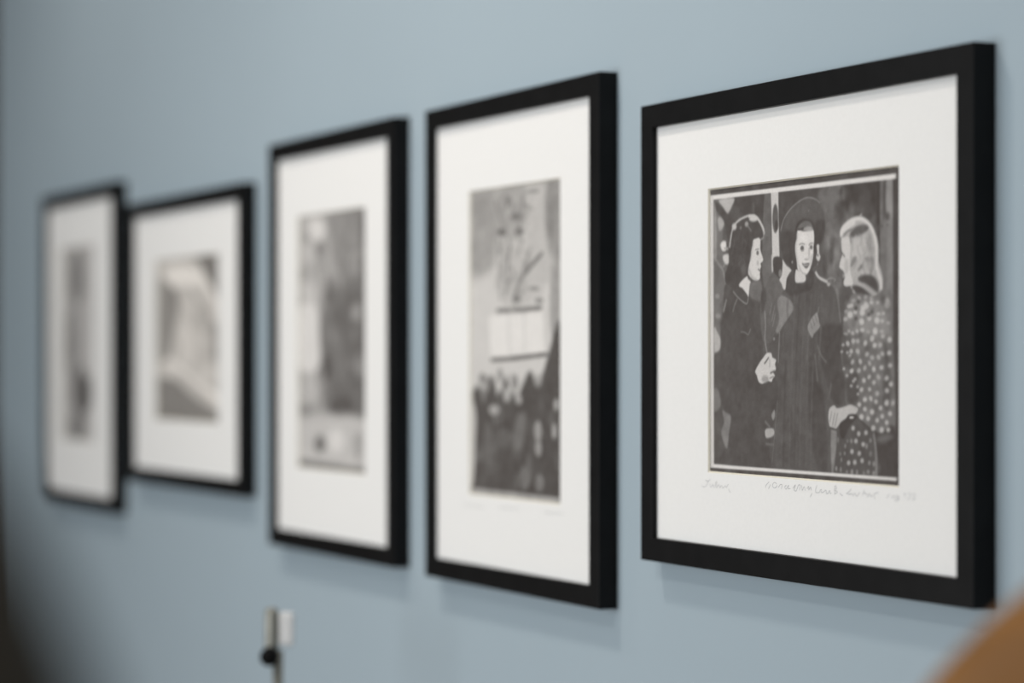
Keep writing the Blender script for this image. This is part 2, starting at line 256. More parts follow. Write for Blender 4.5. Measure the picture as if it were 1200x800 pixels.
 (0,130,2.5,1,0.45,[1005,1285,1002,1259,993,1240,981,1234,969,1241,960,1260,957,1285,960,1311,969,1330,981,1336,993,1329,1002,1310]),
 (0,84,2.5,1,0.45,[363,1813,359,1787,349,1769,335,1762,321,1770,311,1789,307,1815,311,1841,321,1860,335,1866,349,1859,359,1840]),
 (0,112,2.5,1,0.45,[747,1640,745,1606,738,1581,730,1572,721,1581,715,1607,712,1641,715,1676,721,1701,730,1710,738,1700,745,1675]),
 (0,96,2.5,1,0.45,[293,2342,287,2324,271,2312,249,2308,226,2314,210,2328,204,2346,210,2364,226,2376,249,2379,271,2373,287,2360]),
 (0,84,2.5,1,0.45,[332,1650,327,1638,314,1630,297,1627,279,1631,266,1640,261,1652,266,1664,279,1672,297,1675,314,1671,327,1662]),
 (0,84,2.5,1,0.45,[654,2184,651,2153,643,2131,632,2123,620,2132,612,2155,609,2187,612,2218,620,2240,632,2248,643,2239,651,2216]),
 (0,112,2.5,1,0.45,[241,1238,235,1213,220,1194,198,1188,177,1195,161,1213,156,1239,161,1265,177,1283,198,1290,220,1283,235,1264]),
 (0,96,2.5,1,0.45,[277,1521,271,1491,256,1470,234,1463,212,1471,196,1493,190,1523,196,1552,212,1573,234,1580,256,1572,271,1550]),
 (0,96,2.5,1,0.45,[826,1442,823,1417,815,1399,804,1392,792,1399,784,1418,781,1443,784,1468,792,1486,804,1493,815,1486,823,1467]),
 (0,112,2.5,1,0.45,[733,1524,727,1509,711,1498,689,1494,666,1499,650,1511,644,1526,650,1541,666,1552,689,1556,711,1551,727,1540]),
 (0,84,2.5,1,0.45,[846,2365,841,2338,825,2319,803,2312,782,2321,766,2342,760,2369,766,2396,782,2416,803,2422,825,2413,841,2392]),
 (0,112,2.5,1,0.45,[1042,2344,1038,2318,1025,2299,1007,2293,990,2301,977,2321,972,2348,977,2375,990,2393,1007,2400,1025,2391,1038,2371]),
 (0,96,2.5,1,0.45,[922,2294,917,2273,903,2259,884,2254,865,2261,851,2277,845,2298,851,2318,865,2332,884,2337,903,2330,917,2314]),
 (0,112,2.5,1,0.45,[687,1822,683,1793,674,1772,661,1765,648,1773,638,1795,635,1824,638,1852,648,1873,661,1880,674,1872,683,1851]),
 (0,84,2.5,1,0.45,[900,1493,897,1473,890,1459,880,1454,869,1460,862,1474,859,1494,862,1514,869,1528,880,1533,890,1527,897,1513]),
 (0,96,2.5,1,0.45,[418,1996,412,1968,396,1949,374,1942,352,1950,335,1971,329,1999,335,2027,352,2046,374,2053,396,2044,412,2024]),
 (0,84,2.5,1,0.45,[500,1779,494,1763,478,1751,456,1748,434,1753,418,1765,412,1781,418,1797,434,1809,456,1812,478,1807,494,1795]),
 (0,96,2.5,1,0.45,[439,1224,437,1209,431,1199,423,1195,415,1199,409,1210,407,1224,409,1239,415,1249,423,1253,431,1249,437,1238]),
 (0,112,2.5,1,0.45,[418,1588,412,1565,396,1548,374,1542,352,1549,336,1567,330,1590,336,1614,352,1630,374,1636,396,1629,412,1612]),
 (0,130,2.5,1,0.45,[149,2079,146,2044,138,2018,128,2009,118,2019,110,2045,107,2081,110,2116,118,2142,128,2151,138,2141,146,2114]),
 (0,84,2.5,1,0.45,[704,2001,700,1986,690,1976,676,1972,661,1977,651,1988,647,2003,651,2018,661,2028,676,2031,690,2027,700,2016]),
 (0,130,2.5,1,0.45,[139,1476,136,1457,128,1442,117,1437,106,1443,97,1457,94,1477,97,1497,106,1511,117,1516,128,1511,136,1496]),
 (0,84,2.5,1,0.45,[687,2367,683,2334,672,2309,657,2301,642,2311,632,2336,628,2371,632,2405,642,2429,657,2437,672,2427,683,2402]),
 (0,96,2.5,1,0.45,[624,2214,620,2189,608,2170,591,2164,575,2172,562,2191,558,2217,562,2242,575,2261,591,2267,608,2259,620,2240]),
 (0,130,2.5,1,0.45,[797,2400,794,2375,786,2357,775,2351,764,2359,756,2377,753,2403,756,2428,764,2445,775,2451,786,2444,794,2425]),
 (0,112,2.5,1,0.45,[702,2268,699,2240,691,2219,680,2212,669,2220,660,2242,658,2271,660,2299,669,2320,680,2327,691,2319,699,2297]),
 (0,112,2.5,1,0.45,[647,1977,642,1946,626,1924,604,1916,583,1925,567,1949,561,1980,567,2011,583,2033,604,2040,626,2031,642,2008]),
 (0,112,2.5,1,0.45,[737,1726,734,1707,726,1693,715,1688,703,1693,695,1708,692,1727,695,1746,703,1760,715,1765,726,1760,734,1745]),
 (0,112,2.5,1,0.45,[633,1764,629,1733,617,1710,601,1702,585,1711,573,1734,569,1766,573,1797,585,1820,601,1828,617,1819,629,1795]),
 (0,84,2.5,1,0.45,[602,1412,597,1387,582,1368,561,1362,540,1369,524,1388,519,1413,524,1439,540,1457,561,1464,582,1456,597,1438]),
 (0,205,0.9,0,1.0,[1073,2534,1200,2534,1209,2193,1223,1913,1099,1917,1090,2184]),
 (0,104,1.4,1,1.0,[1200,2284,1194,2220,1176,2174,1151,2158,1127,2176,1109,2224,1102,2289,1109,2353,1127,2400,1151,2416,1176,2397,1194,2349]),
 (0,84,1.2,1,1.0,[1200,2224,1196,2201,1186,2185,1171,2180,1157,2186,1146,2204,1143,2227,1146,2249,1157,2265,1171,2271,1186,2264,1196,2247]),
 (0,112,1.5,1,1.0,[968,2525,1067,2527,1085,1956,1099,1727,997,1654,939,1732,924,1962]),
 (0,190,1,1,1.0,[1085,1956,1114,1955,1114,1818,1093,1804]),
 (0,186,1.8,1,1.0,[158,2512,429,2513,383,2429,314,2378,244,2429]),
 (0,168,1.8,1,1.0,[135,2324,182,2353,260,2302,221,2241,166,2228]),
 (0,150,1.6,1,1.0,[72,2470,103,2389,119,1993,72,1995]),
 (0,86,2,1,1.0,[88,2501,182,2464,306,2370,460,2276,368,2117,306,2158,244,2318,119,2404]),
 (1,150,1.6,2.2,1.0,[72,1995,150,1921,228,1863,260,1784,298,1720]),
 (1,150,1.4,1.8,1.0,[244,1894,306,1955]),
 (0,205,1.6,1,1.0,[232,1989,290,2006,368,1991,352,1929,298,1908,244,1941]),
 (0,222,1.4,1,1.0,[186,2093,228,2127,283,2120,290,2065,275,2034,221,2040]),
 (0,208,1.2,1,1.0,[368,2085,406,2111,444,2090,421,2063,383,2061]),
 (1,170,1.4,2,1.0,[260,2058,352,2055,398,2076]),
 (0,86,1,1,1.0,[329,2063,352,2109,375,2187,411,2251,513,2308,671,2346,806,2339,880,2293,946,2225,962,2167,931,2119,865,2125,776,2114,761,2053,734,1985,709,1924,679,1856,671,1810,634,1780,520,1717,551,1689,429,1677,290,1728,267,1815,314,1876,337,1938]),
 (1,198,1.2,2,1.0,[352,2070,383,2178,429,2254,520,2304,671,2335,791,2332]),
 (1,206,1.2,2.8,1.0,[701,2330,806,2324,880,2278,939,2214,958,2167]),
 (0,196,1.6,1,1.0,[476,2248,471,2233,456,2222,437,2219,417,2224,402,2236,397,2252,402,2267,417,2278,437,2281,456,2276,471,2264]),
 (0,206,1.6,1,1.0,[850,2299,840,2288,813,2281,776,2279,739,2284,711,2294,701,2306,711,2317,739,2324,776,2326,813,2321,840,2311]),
 (0,160,1.4,1,1.0,[686,2260,682,2249,671,2241,656,2238,641,2242,630,2251,626,2263,630,2275,641,2282,656,2285,671,2281,682,2272]),
 (1,130,1.2,1.2,1.0,[671,2250,731,2201]),
 (1,76,1.0,1.0,0.5,[757,2126,762,2087,715,2043]),
 (1,70,1.0,1.0,0.5,[694,1829,706,1790,652,1746]),
 (1,76,1.0,1.0,0.5,[700,2126,686,2088,659,2043]),
 (1,76,1.0,1.0,0.5,[564,1837,573,1798,565,1752]),
 (1,70,1.0,1.0,0.5,[585,1883,608,1843,557,1798]),
 (1,104,1.0,1.0,0.5,[542,2193,516,2156,523,2109]),
 (1,70,1.0,1.0,0.5,[414,2025,400,1986,420,1939]),
 (1,76,1.0,1.0,0.5,[744,1851,757,1812,744,1766]),
 (1,70,1.0,1.0,0.5,[414,2162,442,2122,400,2077]),
 (1,104,1.0,1.0,0.5,[583,2166,593,2127,576,2081]),
 (1,70,1.0,1.0,0.5,[578,1967,551,1929,559,1882]),
 (1,104,1.0,1.0,0.5,[435,2156,436,2117,430,2071]),
 (1,70,1.0,1.0,0.5,[434,1957,440,1918,388,1873]),
 (1,112,1.0,1.0,0.5,[400,2088,416,2049,390,2003]),
 (1,104,1.0,1.0,0.5,[748,2122,750,2084,718,2039]),
 (1,112,1.0,1.0,0.5,[621,2121,651,2081,610,2036]),
 (1,76,1.0,1.0,0.5,[393,1970,378,1932,383,1885]),
 (1,112,1.0,1.0,0.5,[601,1946,628,1906,566,1862]),
 (1,104,1.0,1.0,0.5,[444,1803,457,1764,431,1718]),
 (1,76,1.0,1.0,0.5,[618,2080,607,2042,625,1995]),
 (1,76,1.0,1.0,0.5,[685,2053,666,2015,646,1970]),
 (1,70,1.0,1.0,0.5,[759,2171,732,2133,771,2085]),
 (1,76,1.0,1.0,0.5,[715,1907,698,1869,685,1823]),
 (1,76,1.0,1.0,0.5,[749,2024,757,1985,761,1939]),
 (1,104,1.0,1.0,0.5,[548,1985,565,1946,508,1901]),
 (1,76,1.0,1.0,0.5,[404,2199,400,2160,403,2113]),
 (1,104,1.0,1.0,0.5,[595,1791,596,1753,603,1706]),
 (1,70,1.0,1.0,0.5,[434,2056,450,2017,423,1971]),
 (1,112,1.0,1.0,0.5,[570,1808,573,1769,530,1724]),
 (1,76,1.0,1.0,0.5,[443,2013,459,1974,403,1929]),
 (1,112,1.0,1.0,0.5,[421,2147,436,2108,422,2062]),
 (1,104,1.0,1.0,0.5,[718,2056,741,2017,696,1972]),
 (1,104,1.0,1.0,0.5,[729,2143,752,2104,743,2058]),
 (1,112,1.0,1.0,0.5,[698,1896,727,1857,675,1812]),
 (0,120,1,1,1.0,[569,2232,567,2224,560,2219,551,2217,542,2220,535,2226,533,2234,535,2241,542,2247,551,2248,560,2246,567,2240]),
 (1,150,1.1,1.6,1.0,[953,2175,946,2129,895,2109]),
 (0,104,3,1,1.0,[656,1849,650,1826,634,1809,611,1804,589,1811,572,1828,566,1852,572,1875,589,1891,611,1897,634,1890,650,1872]),
 (0,214,0.9,1,1.0,[773,2114,821,2124,871,2128,895,2101,895,2047,899,2013,924,1970,942,1928,924,1908,900,1897,908,1867,892,1848,897,1829,886,1806,889,1764,835,1744,746,1766,686,1813,692,1878,731,1954,737,2012,761,2068]),
 (1,176,1.6,2.4,0.7,[701,1847,746,1784,821,1754]),
 (1,186,1.4,2.2,0.7,[776,2091,752,2015,725,1939]),
 (0,118,0.8,1,1.0,[869,1993,866,1983,858,1976,847,1973,836,1977,828,1984,825,1994,828,2004,836,2011,847,2013,858,2010,866,2003]),
 (1,140,0.8,1,1.0,[813,2024,865,2029]),
 (1,110,0.7,1.3,1.0,[859,1848,897,1827]),
 (0,188,1,1,1.0,[871,1903,868,1891,861,1883,850,1880,840,1884,832,1893,830,1904,832,1916,840,1924,850,1927,861,1923,868,1914]),
 (0,216,0.9,1,1.0,[649,1787,520,1716,596,1672,671,1619,686,1593,707,1685,728,1734,686,1763]),
 (0,118,1.6,1,1.0,[731,1731,887,1741,924,1694,909,1565,821,1567,716,1608,710,1685]),
 (0,90,1.2,1,1.0,[267,1720,398,1689,551,1689,604,1664,679,1597,701,1600,761,1568,821,1490,850,1366,924,1312,939,1006,924,738,983,434,997,205,1099,64,213,71,275,229,337,340,321,496,213,652,182,966,190,1282,228,1478]),
 (0,90,2,1,1.0,[880,814,1200,817,1186,75,880,79]),
 (1,150,0.8,1.1,1.0,[421,1658,505,1601,649,1541,683,1585]),
 (1,132,0.9,1.3,1.0,[487,1586,444,1536,414,1478]),
 (1,134,0.8,1,1.0,[558,1288,626,1281,683,1262,724,1310]),
 (1,150,1.6,2,1.0,[290,1579,244,1485]),
 (0,180,1.6,1,1.0,[72,1330,127,1290,182,1226,175,1132,88,1101,72,1109]),
 (0,146,1.6,1,1.0,[168,1621,162,1609,147,1601,127,1598,107,1602,92,1611,86,1623,92,1634,107,1643,127,1645,147,1642,162,1633]),
 (0,148,1.8,1,1.0,[190,1439,183,1427,166,1419,143,1416,119,1420,102,1429,96,1441,102,1452,119,1461,143,1464,166,1460,183,1451]),
 (0,128,1.8,1,1.0,[72,760,150,745,190,620,119,563,72,571]),
 (0,136,1.8,1,1.0,[221,565,306,543,375,513,345,379,306,222,228,298,205,376,252,464]),
 (0,106,1.2,1,1.0,[895,1412,909,1603,997,1700,1099,1811,1200,1762,1300,1654,1400,1554,1286,1405,1157,1279,1056,1181,939,1212]),
 (0,90,2,1,1.0,[909,1618,983,1670,997,1563,924,1457]),
 (0,137,1.6,1,1.0,[1186,1558,1300,1608,1404,1557,1462,1489,1428,1448,1315,1360,1215,1274,1157,1286,1215,1391]),
 (1,132,0.9,1,1.0,[1092,1530,1056,1440]),
 (1,132,0.9,1,1.0,[1143,1514,1092,1378]),
 (1,132,0.9,1,1.0,[1150,1438,1106,1332]),
 (0,97,1,1,1.0,[1258,1610,1300,1654,1337,1735,1414,1786,1484,1821,1512,1715,1652,1704,1721,1798,1770,1841,1810,1773,1885,1726,1980,1694,2074,1659,2140,1602,2187,1434,2206,1332,2220,1100,2259,934,2296,847,2272,666,2087,620,2047,458,2067,50,1099,57,1186,665,1215,1044,1229,1270,1329,1360,1442,1448,1465,1492,1400,1561]),
 (0,84,1.4,1,1.0,[1315,1661,1343,1735,1484,1817,1505,1715,1652,1700,1748,1827,1789,1751,1748,1649,1596,1616,1400,1599]),
 (1,88,2.2,2.863804217949294,0.4,[1438,479,1429,374,1429,254]),
 (1,88,2.2,2.3054919342114215,0.4,[1286,446,1298,341,1271,220]),
 (1,108,2.2,1.952201707340181,0.4,[1666,397,1680,294,1645,174]),
 (1,108,2.2,2.5744084421079307,0.4,[1932,1542,1931,1439,1945,1321]),
 (1,104,2.2,1.4750643735914253,0.4,[1480,1387,1482,1283,1505,1163]),
 (1,108,2.2,2.5918184092605907,0.4,[1970,341,1982,239,1995,122]),
 (1,104,2.2,2.3192503162844904,0.4,[1980,632,1993,530,2004,413]),
 (1,108,2.2,1.6578104933023576,0.4,[2014,1515,2019,1412,1997,1296]),
 (1,84,2.2,2.0271137455082573,0.4,[1765,1339,1773,1235,1769,1117]),
 (1,88,2.2,2.5883830592923367,0.4,[1363,1567,1349,1462,1381,1341]),
 (1,104,2.2,2.62963561789397,0.4,[1911,840,1918,737,1886,619]),
 (1,88,2.2,1.604622380819736,0.4,[1346,628,1359,523,1321,402]),
 (1,84,2.2,2.736551662895578,0.4,[1740,1342,1740,1238,1723,1120]),
 (1,104,2.2,1.8282248666693588,0.4,[2000,931,2003,829,2004,712]),
 (1,104,2.2,2.3882467653080237,0.4,[1812,411,1820,308,1818,190]),
 (1,104,2.2,2.822060198180436,0.4,[1467,1494,1449,1389,1483,1269]),
 (1,84,2.2,2.0810538241258323,0.4,[1313,659,1308,554,1288,433]),
 (1,84,2.2,2.721629903200126,0.4,[1921,759,1930,656,1938,539]),
 (1,108,2.2,2.8522062156812478,0.4,[1809,1022,1793,919,1789,801]),
 (1,108,2.2,2.7394134625367896,0.4,[1393,987,1387,882,1397,762]),
 (1,104,2.2,2.2273545161885595,0.4,[1454,753,1444,648,1465,528]),
 (1,84,2.2,1.483548016280072,0.4,[1521,676,1533,572,1545,453]),
 (1,108,2.2,2.3910113035053,0.4,[2005,694,1990,592,1988,474]),
 (1,84,2.2,2.1733272726653188,0.4,[1888,855,1870,752,1877,634]),
 (1,84,2.2,2.364775611113469,0.4,[1322,981,1301,875,1309,755]),
 (1,84,2.2,2.6606774692229918,0.4,[1414,599,1418,494,1401,373]),
 (1,108,2.2,1.852511509341713,0.4,[1966,1548,1979,1445,1979,1328]),
 (1,88,2.2,2.7290754717283012,0.4,[1730,651,1730,548,1716,429]),
 (1,84,2.2,2.8781790046368902,0.4,[1994,1346,1981,1243,1996,1126]),
 (1,88,2.2,2.66599374307209,0.4,[1990,1153,1993,1051,1986,934]),
 (1,84,2.2,2.6500256555306674,0.4,[1839,1102,1838,999,1826,881]),
 (1,108,2.2,2.823989621876958,0.4,[1347,729,1365,625,1347,504]),
 (1,84,2.2,1.683737567622778,0.4,[1643,345,1653,241,1621,121]),
 (1,108,2.2,2.114787995793433,0.4,[1498,1555,1484,1450,1491,1331]),
 (1,88,2.2,1.9179564964678844,0.4,[1400,1161,1386,1056,1398,936]),
 (1,104,2.2,1.800909547396741,0.4,[1783,1182,1771,1078,1791,960]),
 (1,88,2.2,2.543083184091917,0.4,[1834,841,1848,739,1836,621]),
 (1,84,2.2,1.4281464239504895,0.4,[1522,602,1503,497,1535,378]),
 (1,104,2.2,1.9888455618940482,0.4,[1589,1092,1585,988,1562,869]),
 (1,108,2.2,2.9792848069360183,0.4,[1835,1385,1846,1282,1847,1164]),
 (1,104,2.2,1.8615903066628547,0.4,[1979,1002,1981,899,1995,782]),
 (1,88,2.2,1.313139244077158,0.4,[1401,1180,1409,1075,1420,955]),
 (1,104,2.2,2.324788973776933,0.4,[1289,695,1276,590,1304,470]),
 (1,88,2.2,2.9662306375547742,0.4,[1598,1222,1616,1118,1572,999]),
 (1,104,2.2,2.200283147491745,0.4,[1366,1049,1384,944,1385,823]),
 (1,104,2.2,2.1738756233599745,0.4,[1941,765,1957,663,1963,546]),
 (0,86,2.5,1,1.0,[1871,1300,2206,1332,2220,1100,2272,861,2259,680,2114,649,1953,896,1871,1116]),
 (0,88,3,1,1.0,[1666,969,1803,1043,1953,676,2007,106,1844,71,1735,451]),
 (1,88,1.8,1.6,1.0,[1554,1595,1526,1342,1498,1043]),
 (1,104,1.8,1.6,1.0,[1652,1592,1624,1340,1596,1043]),
 (1,108,1.8,1.6,1.0,[1748,1590,1707,1339,1679,1043]),
 (1,90,1.8,1.6,1.0,[1830,1588,1803,1338,1776,1043]),
 (1,106,1.8,1.6,1.0,[1912,1586,1899,1337,1871,1043]),
 (1,106,1.8,1.6,1.0,[1470,1597,1456,1343,1428,1043]),
 (1,88,2,2,1.0,[1329,1006,1300,592,1286,101]),
 (1,103,2,2,1.0,[1428,1006,1400,593,1386,105]),
 (1,104,2,2,1.0,[1596,1006,1568,596,1554,111]),
 (1,101,2,2,1.0,[1693,1006,1666,598,1652,115]),
 (1,89,2,2,1.0,[1512,1006,1484,595,1470,108]),
 (1,103,2,2,1.0,[1776,1006,1748,599,1735,118]),
 (1,116,1,1,1.0,[1186,665,1143,399,1099,132]),
 (1,140,0.8,1,1.0,[1223,1270,1209,1119,1200,1013]),
 (1,116,0.8,1,1.0,[1286,1270,1279,1157]),
 (0,146,0.8,1,1.0,[1145,1218,1143,1212,1137,1208,1128,1206,1119,1208,1113,1212,1111,1218,1113,1224,1119,1229,1128,1230,1137,1229,1143,1224]),
 (1,146,1,1.4,1.0,[971,1464,983,1334,974,1212,1009,1097]),
 (1,118,1.2,1.2,1.0,[1844,1153,1899,1072,1980,1013]),
 (1,112,1.8,2.4,1.0,[1803,1072,1844,859]),
 (1,110,1.6,1.6,1.0,[2033,736,2060,824]),
 (1,196,1,2.6,1.0,[1784,1848,1810,1795,1871,1741,1993,1701]),
 (1,150,1,1.2,1.0,[1789,1840,1844,1860]),
 (1,152,0.8,1.1,1.0,[1993,1716,2053,1731,2124,1716,2100,1698]),
 (0,176,1.2,1,1.0,[2047,1678,2043,1669,2033,1663,2020,1661,2007,1664,1997,1670,1993,1679,1997,1688,2007,1694,2020,1696,2033,1693,2043,1687]),
 (1,122,0.9,1,1.0,[2100,1691,2140,1610,2180,1463,2206,1347]),
 (1,128,0.8,1.1,1.0,[2151,1638,2175,1536,2206,1361]),
 (0,150,1.2,1,1.0,[1085,542,1137,589,1143,528,1114,497]),
 (0,178,1.2,1,1.0,[983,411,1114,421,1122,361,997,335]),
 (1,122,1.4,2,1.0,[983,479,1056,435]),
 (1,120,1.3,1.5,1.0,[997,281,1114,277]),
 (0,207,0.8,1,1.0,[806,932,880,1006,953,1059,1006,1093,1079,1093,1102,1055,1163,1032,1145,994,1160,960,1151,938,1114,922,1143,892,1106,862,1085,836,1019,843,930,818,865,837,835,891]),
 (1,112,0.8,1.6,1.0,[1035,1052,997,1021,968,1002]),
 (1,118,0.8,1.4,1.0,[1135,934,1070,915]),
 (0,160,2,1,1.0,[1034,861,1026,846,1005,835,975,830,946,834,925,845,917,860,925,876,946,887,975,891,1005,887,1026,876]),
 (1,140,0.7,0.9,1.0,[1128,885,1056,869]),
 (1,150,0.7,0.9,1.0,[1056,1036,1056,968]),
 (0,152,0.9,1,1.0,[1833,1441,1796,1422,1759,1401,1721,1365,1686,1325,1699,1280,1757,1223,1789,1257,1880,1315,1871,1359,1858,1400]),
 (1,120,0.7,0.8,1.0,[1803,1419,1837,1360]),
 (1,120,0.7,0.8,1.0,[1762,1394,1798,1331]),
 (1,122,0.7,0.8,1.0,[1729,1361,1762,1302]),
 (1,128,1,1.2,1.0,[1865,1484,1850,1440]),
 (0,100,0.9,1,1.0,[1707,2447,1603,2439,1498,2406,1400,2361,1315,2293,1258,2215,1229,2147,1223,2052,1238,1973,1340,1871,1435,1822,1512,1820,1735,1812,1817,1795,1851,1926,1871,2014,1923,2055,1963,2131,1966,2240,1939,2319,1892,2384,1817,2423]),
 (0,106,3,1,0.7,[1315,2233,1456,2338,1624,2396,1762,2373,1666,2289,1484,2224,1343,2096]),
 (0,86,3,1,1.0,[1243,2138,1400,2169,1512,2089,1484,1866,1343,1878,1250,1980]),
 (0,82,2.5,1,1.0,[1803,2208,1939,2231,1953,2127,1885,2013,1817,1927,1776,2003]),
 (0,80,1.6,1,1.0,[1470,2128,1512,2223,1610,2259,1721,2249,1789,2202,1803,2135,1776,2165,1652,2235,1540,2192]),
 (0,116,1.3,1,1.0,[1519,2170,1554,2213,1638,2239,1721,2227,1769,2180,1762,2159,1679,2189,1582,2175]),
 (1,142,0.8,1.1,1.0,[1243,2176,1272,2243,1322,2300,1404,2357,1503,2401,1606,2432,1707,2440,1817,2417,1878,2385]),
 (1,110,0.8,0.8,1.0,[1885,2381,1932,2319,1955,2245]),
 (0,126,0.7,1,1.0,[1714,2327,1712,2321,1708,2317,1702,2316,1695,2318,1691,2322,1689,2328,1691,2334,1695,2338,1702,2339,1708,2337,1712,2333]),
 (0,204,1,1,1.0,[1272,1918,1340,1863,1420,1823,1379,1787,1340,1743,1320,1657,1283,1662,1252,1708,1220,1743,1258,1798,1266,1873]),
 (0,84,0.9,1,1.0,[1119,1939,1258,1931,1266,1821,1229,1754,1194,1770,1128,1818]),
 (0,132,1.2,1,1.0,[1262,1798,1258,1782,1248,1770,1233,1766,1219,1771,1208,1783,1205,1800,1208,1816,1219,1828,1233,1832,1248,1827,1258,1815]),
 (0,84,1.2,1,1.0,[1386,2094,1498,2074,1510,1895,1512,1805,1442,1822,1393,1861]),
 (0,88,1,1,1.0,[1769,1929,1825,1942,1836,1860,1783,1833,1728,1801]),
 (0,150,0.7,1,1.0,[1446,1889,1445,1883,1440,1879,1434,1878,1427,1880,1423,1884,1421,1890,1423,1896,1427,1900,1434,1902,1440,1900,1445,1895]),
 (0,208,0.9,1,1.0,[1493,1820,1554,1803,1638,1774,1656,1741,1638,1712,1554,1705,1484,1719]),
 (0,219,0.8,1,1.0,[1526,2167,1624,2150,1759,2160,1787,2128,1789,2061,1779,2010,1776,1948,1759,1882,1718,1813,1666,1773,1603,1781,1526,1822,1507,1902,1484,1985,1487,2052,1512,2096]),
 (0,162,1.2,1,1.0,[1617,2170,1666,2190,1735,2185,1770,2158,1735,2149,1652,2151]),
 (1,84,0.8,1.6,1.0,[1531,2171,1568,2171,1610,2178]),
 (1,188,1.3,2,0.7,[1521,2133,1498,2015,1521,1894,1568,1818]),
 (0,232,3,1,0.6,[1679,2089,1672,2070,1652,2058,1624,2054,1596,2060,1576,2075,1568,2094,1576,2112,1596,2124,1624,2128,1652,2122,1672,2107]),
 (0,108,0.9,1,1.0,[1625,2003,1622,1992,1611,1985,1596,1982,1582,1986,1571,1994,1567,2006,1571,2017,1582,2024,1596,2027,1611,2023,1622,2015]),
 (0,122,0.9,1,1.0,[1766,2006,1763,1997,1755,1990,1743,1988,1731,1991,1723,1998,1719,2008,1723,2018,1731,2024,1743,2026,1755,2023,1763,2016]),
 (1,146,0.7,0.9,1.0,[1549,2038,1596,2046,1638,2037]),
 (1,140,0.7,0.9,1.0,[1707,2028,1735,2042,1770,2040]),
 (0,160,0.8,1,1.0,[1624,1982,1621,1978,1612,1975,1600,1975,1589,1976,1580,1980,1577,1984,1580,1989,1589,1992,1600,1992,1612,1991,1621,1987]),
 (0,190,1,1,1.0,[1699,1999,1721,1990,1718,1909,1699,1899]),
 (0,168,0.8,1,1.0,[1696,1904,1692,1900,1681,1898,1666,1898,1650,1899,1639,1902,1635,1906,1639,1910,1650,1912,1666,1913,1681,1911,1692,1908]),
 (0,122,0.6,1,1.0,[1591,1877,1631,1869,1663,1873,1715,1871,1704,1846,1671,1826,1630,1838]),
 (1,176,0.5,0.9,1.0,[1624,1856,1693,1855]),
 (1,170,0.9,1,1.0,[1554,1826,1603,1791,1652,1778]),
 (0,196,1,1,1.0,[1735,1931,1770,1944,1748,1871,1715,1820]),
 (0,200,0.9,1,1.0,[1830,2019,1869,2021,1871,1955,1890,1917,1863,1882,1822,1913,1839,1956]),
 (0,110,0.6,1,1.0,[1860,1933,1859,1928,1855,1924,1850,1923,1844,1925,1840,1929,1839,1934,1840,1939,1844,1943,1850,1944,1855,1942,1859,1938]),
 (0,178,1,1,1.0,[2196,2116,2217,2151,2296,2198,2403,2231,2500,2232,2596,2204,2673,2157,2730,2084,2767,2018,2779,1943,2776,1855,2824,1758,2844,1694,2834,1634,2793,1586,2692,1556,2558,1570,2403,1617,2351,1669,2325,1821,2338,1929,2331,2016,2259,2070,2212,2072]),
 (1,214,1.6,3.6,1.0,[2217,2093,2233,2140,2299,2180,2403,2210,2506,2216,2590,2190,2666,2136,2718,2063,2749,1976]),
 (0,216,1.6,1,0.9,[2213,2101,2246,2150,2325,2186,2416,2206,2429,2170,2351,2145,2272,2112]),
 (0,200,3,1,0.5,[2403,2034,2506,2051,2583,2012,2558,1927,2455,1888,2390,1948]),
 (0,100,2,1,1.0,[2403,2135,2481,2160,2583,2162,2635,2131,2583,2098,2481,2074,2377,2064,2351,2094]),
 (1,128,1.4,1.8,1.0,[2266,2091,2325,2121,2390,2128]),
 (1,140,1.5,2,1.0,[2364,2022,2351,2080]),
 (0,150,4,1,1.0,[2685,2000,2680,1958,2666,1927,2647,1917,2628,1929,2614,1961,2609,2004,2614,2046,2628,2077,2647,2087,2666,2075,2680,2043]),
 (0,190,4,1,1.0,[2558,1984,2551,1956,2532,1936,2506,1929,2481,1938,2462,1960,2455,1989,2462,2017,2481,2037,2506,2044,2532,2035,2551,2013]),
 (1,192,1.4,1.4,0.4,[2542,1765,2526,1722,2523,1672]),
 (1,150,1.4,1.4,0.4,[2505,1885,2501,1842,2487,1792]),
 (1,140,1.4,1.4,0.4,[2415,1887,2415,1844,2423,1793]),
 (1,204,1.4,1.4,0.4,[2531,1824,2526,1781,2528,1731]),
 (1,150,1.4,1.4,0.4,[2613,1878,2624,1835,2611,1786]),
 (1,192,1.4,1.4,0.4,[2443,1783,2454,1739,2409,1690]),
 (1,150,1.4,1.4,0.4,[2633,1869,2620,1827,2646,1776]),
 (1,204,1.4,1.4,0.4,[2636,1752,2620,1710,2633,1660]),
 (1,204,1.4,1.4,0.4,[2573,2075,2565,2032,2600,1981]),
 (1,192,1.4,1.4,0.4,[2507,2018,2514,1974,2545,1923]),
 (1,204,1.4,1.4,0.4,[2728,1932,2714,1890,2721,1840]),
 (1,150,1.4,1.4,0.4,[2441,1833,2464,1789,2471,1739]),
 (1,192,1.4,1.4,0.4,[2672,1811,2668,1769,2650,1719]),
 (1,150,1.4,1.4,0.4,[2556,1854,2528,1813,2592,1760]),
 (1,192,1.4,1.4,0.4,[2383,1986,2375,1943,2418,1891]),
 (1,204,1.4,1.4,0.4,[2407,1912,2398,1869,2424,1818]),
 (1,140,1.4,1.4,0.4,[2656,2062,2659,2019,2653,1969]),
 (1,204,1.4,1.4,0.4,[2542,1869,2522,1827,2561,1775]),
 (1,150,1.4,1.4,0.4,[2497,1773,2519,1729,2532,1678]),
 (1,150,1.4,1.4,0.4,[2551,1797,2579,1754,2530,1705]),
 (1,204,1.4,1.4,0.4,[2747,1925,2724,1883,2711,1834]),
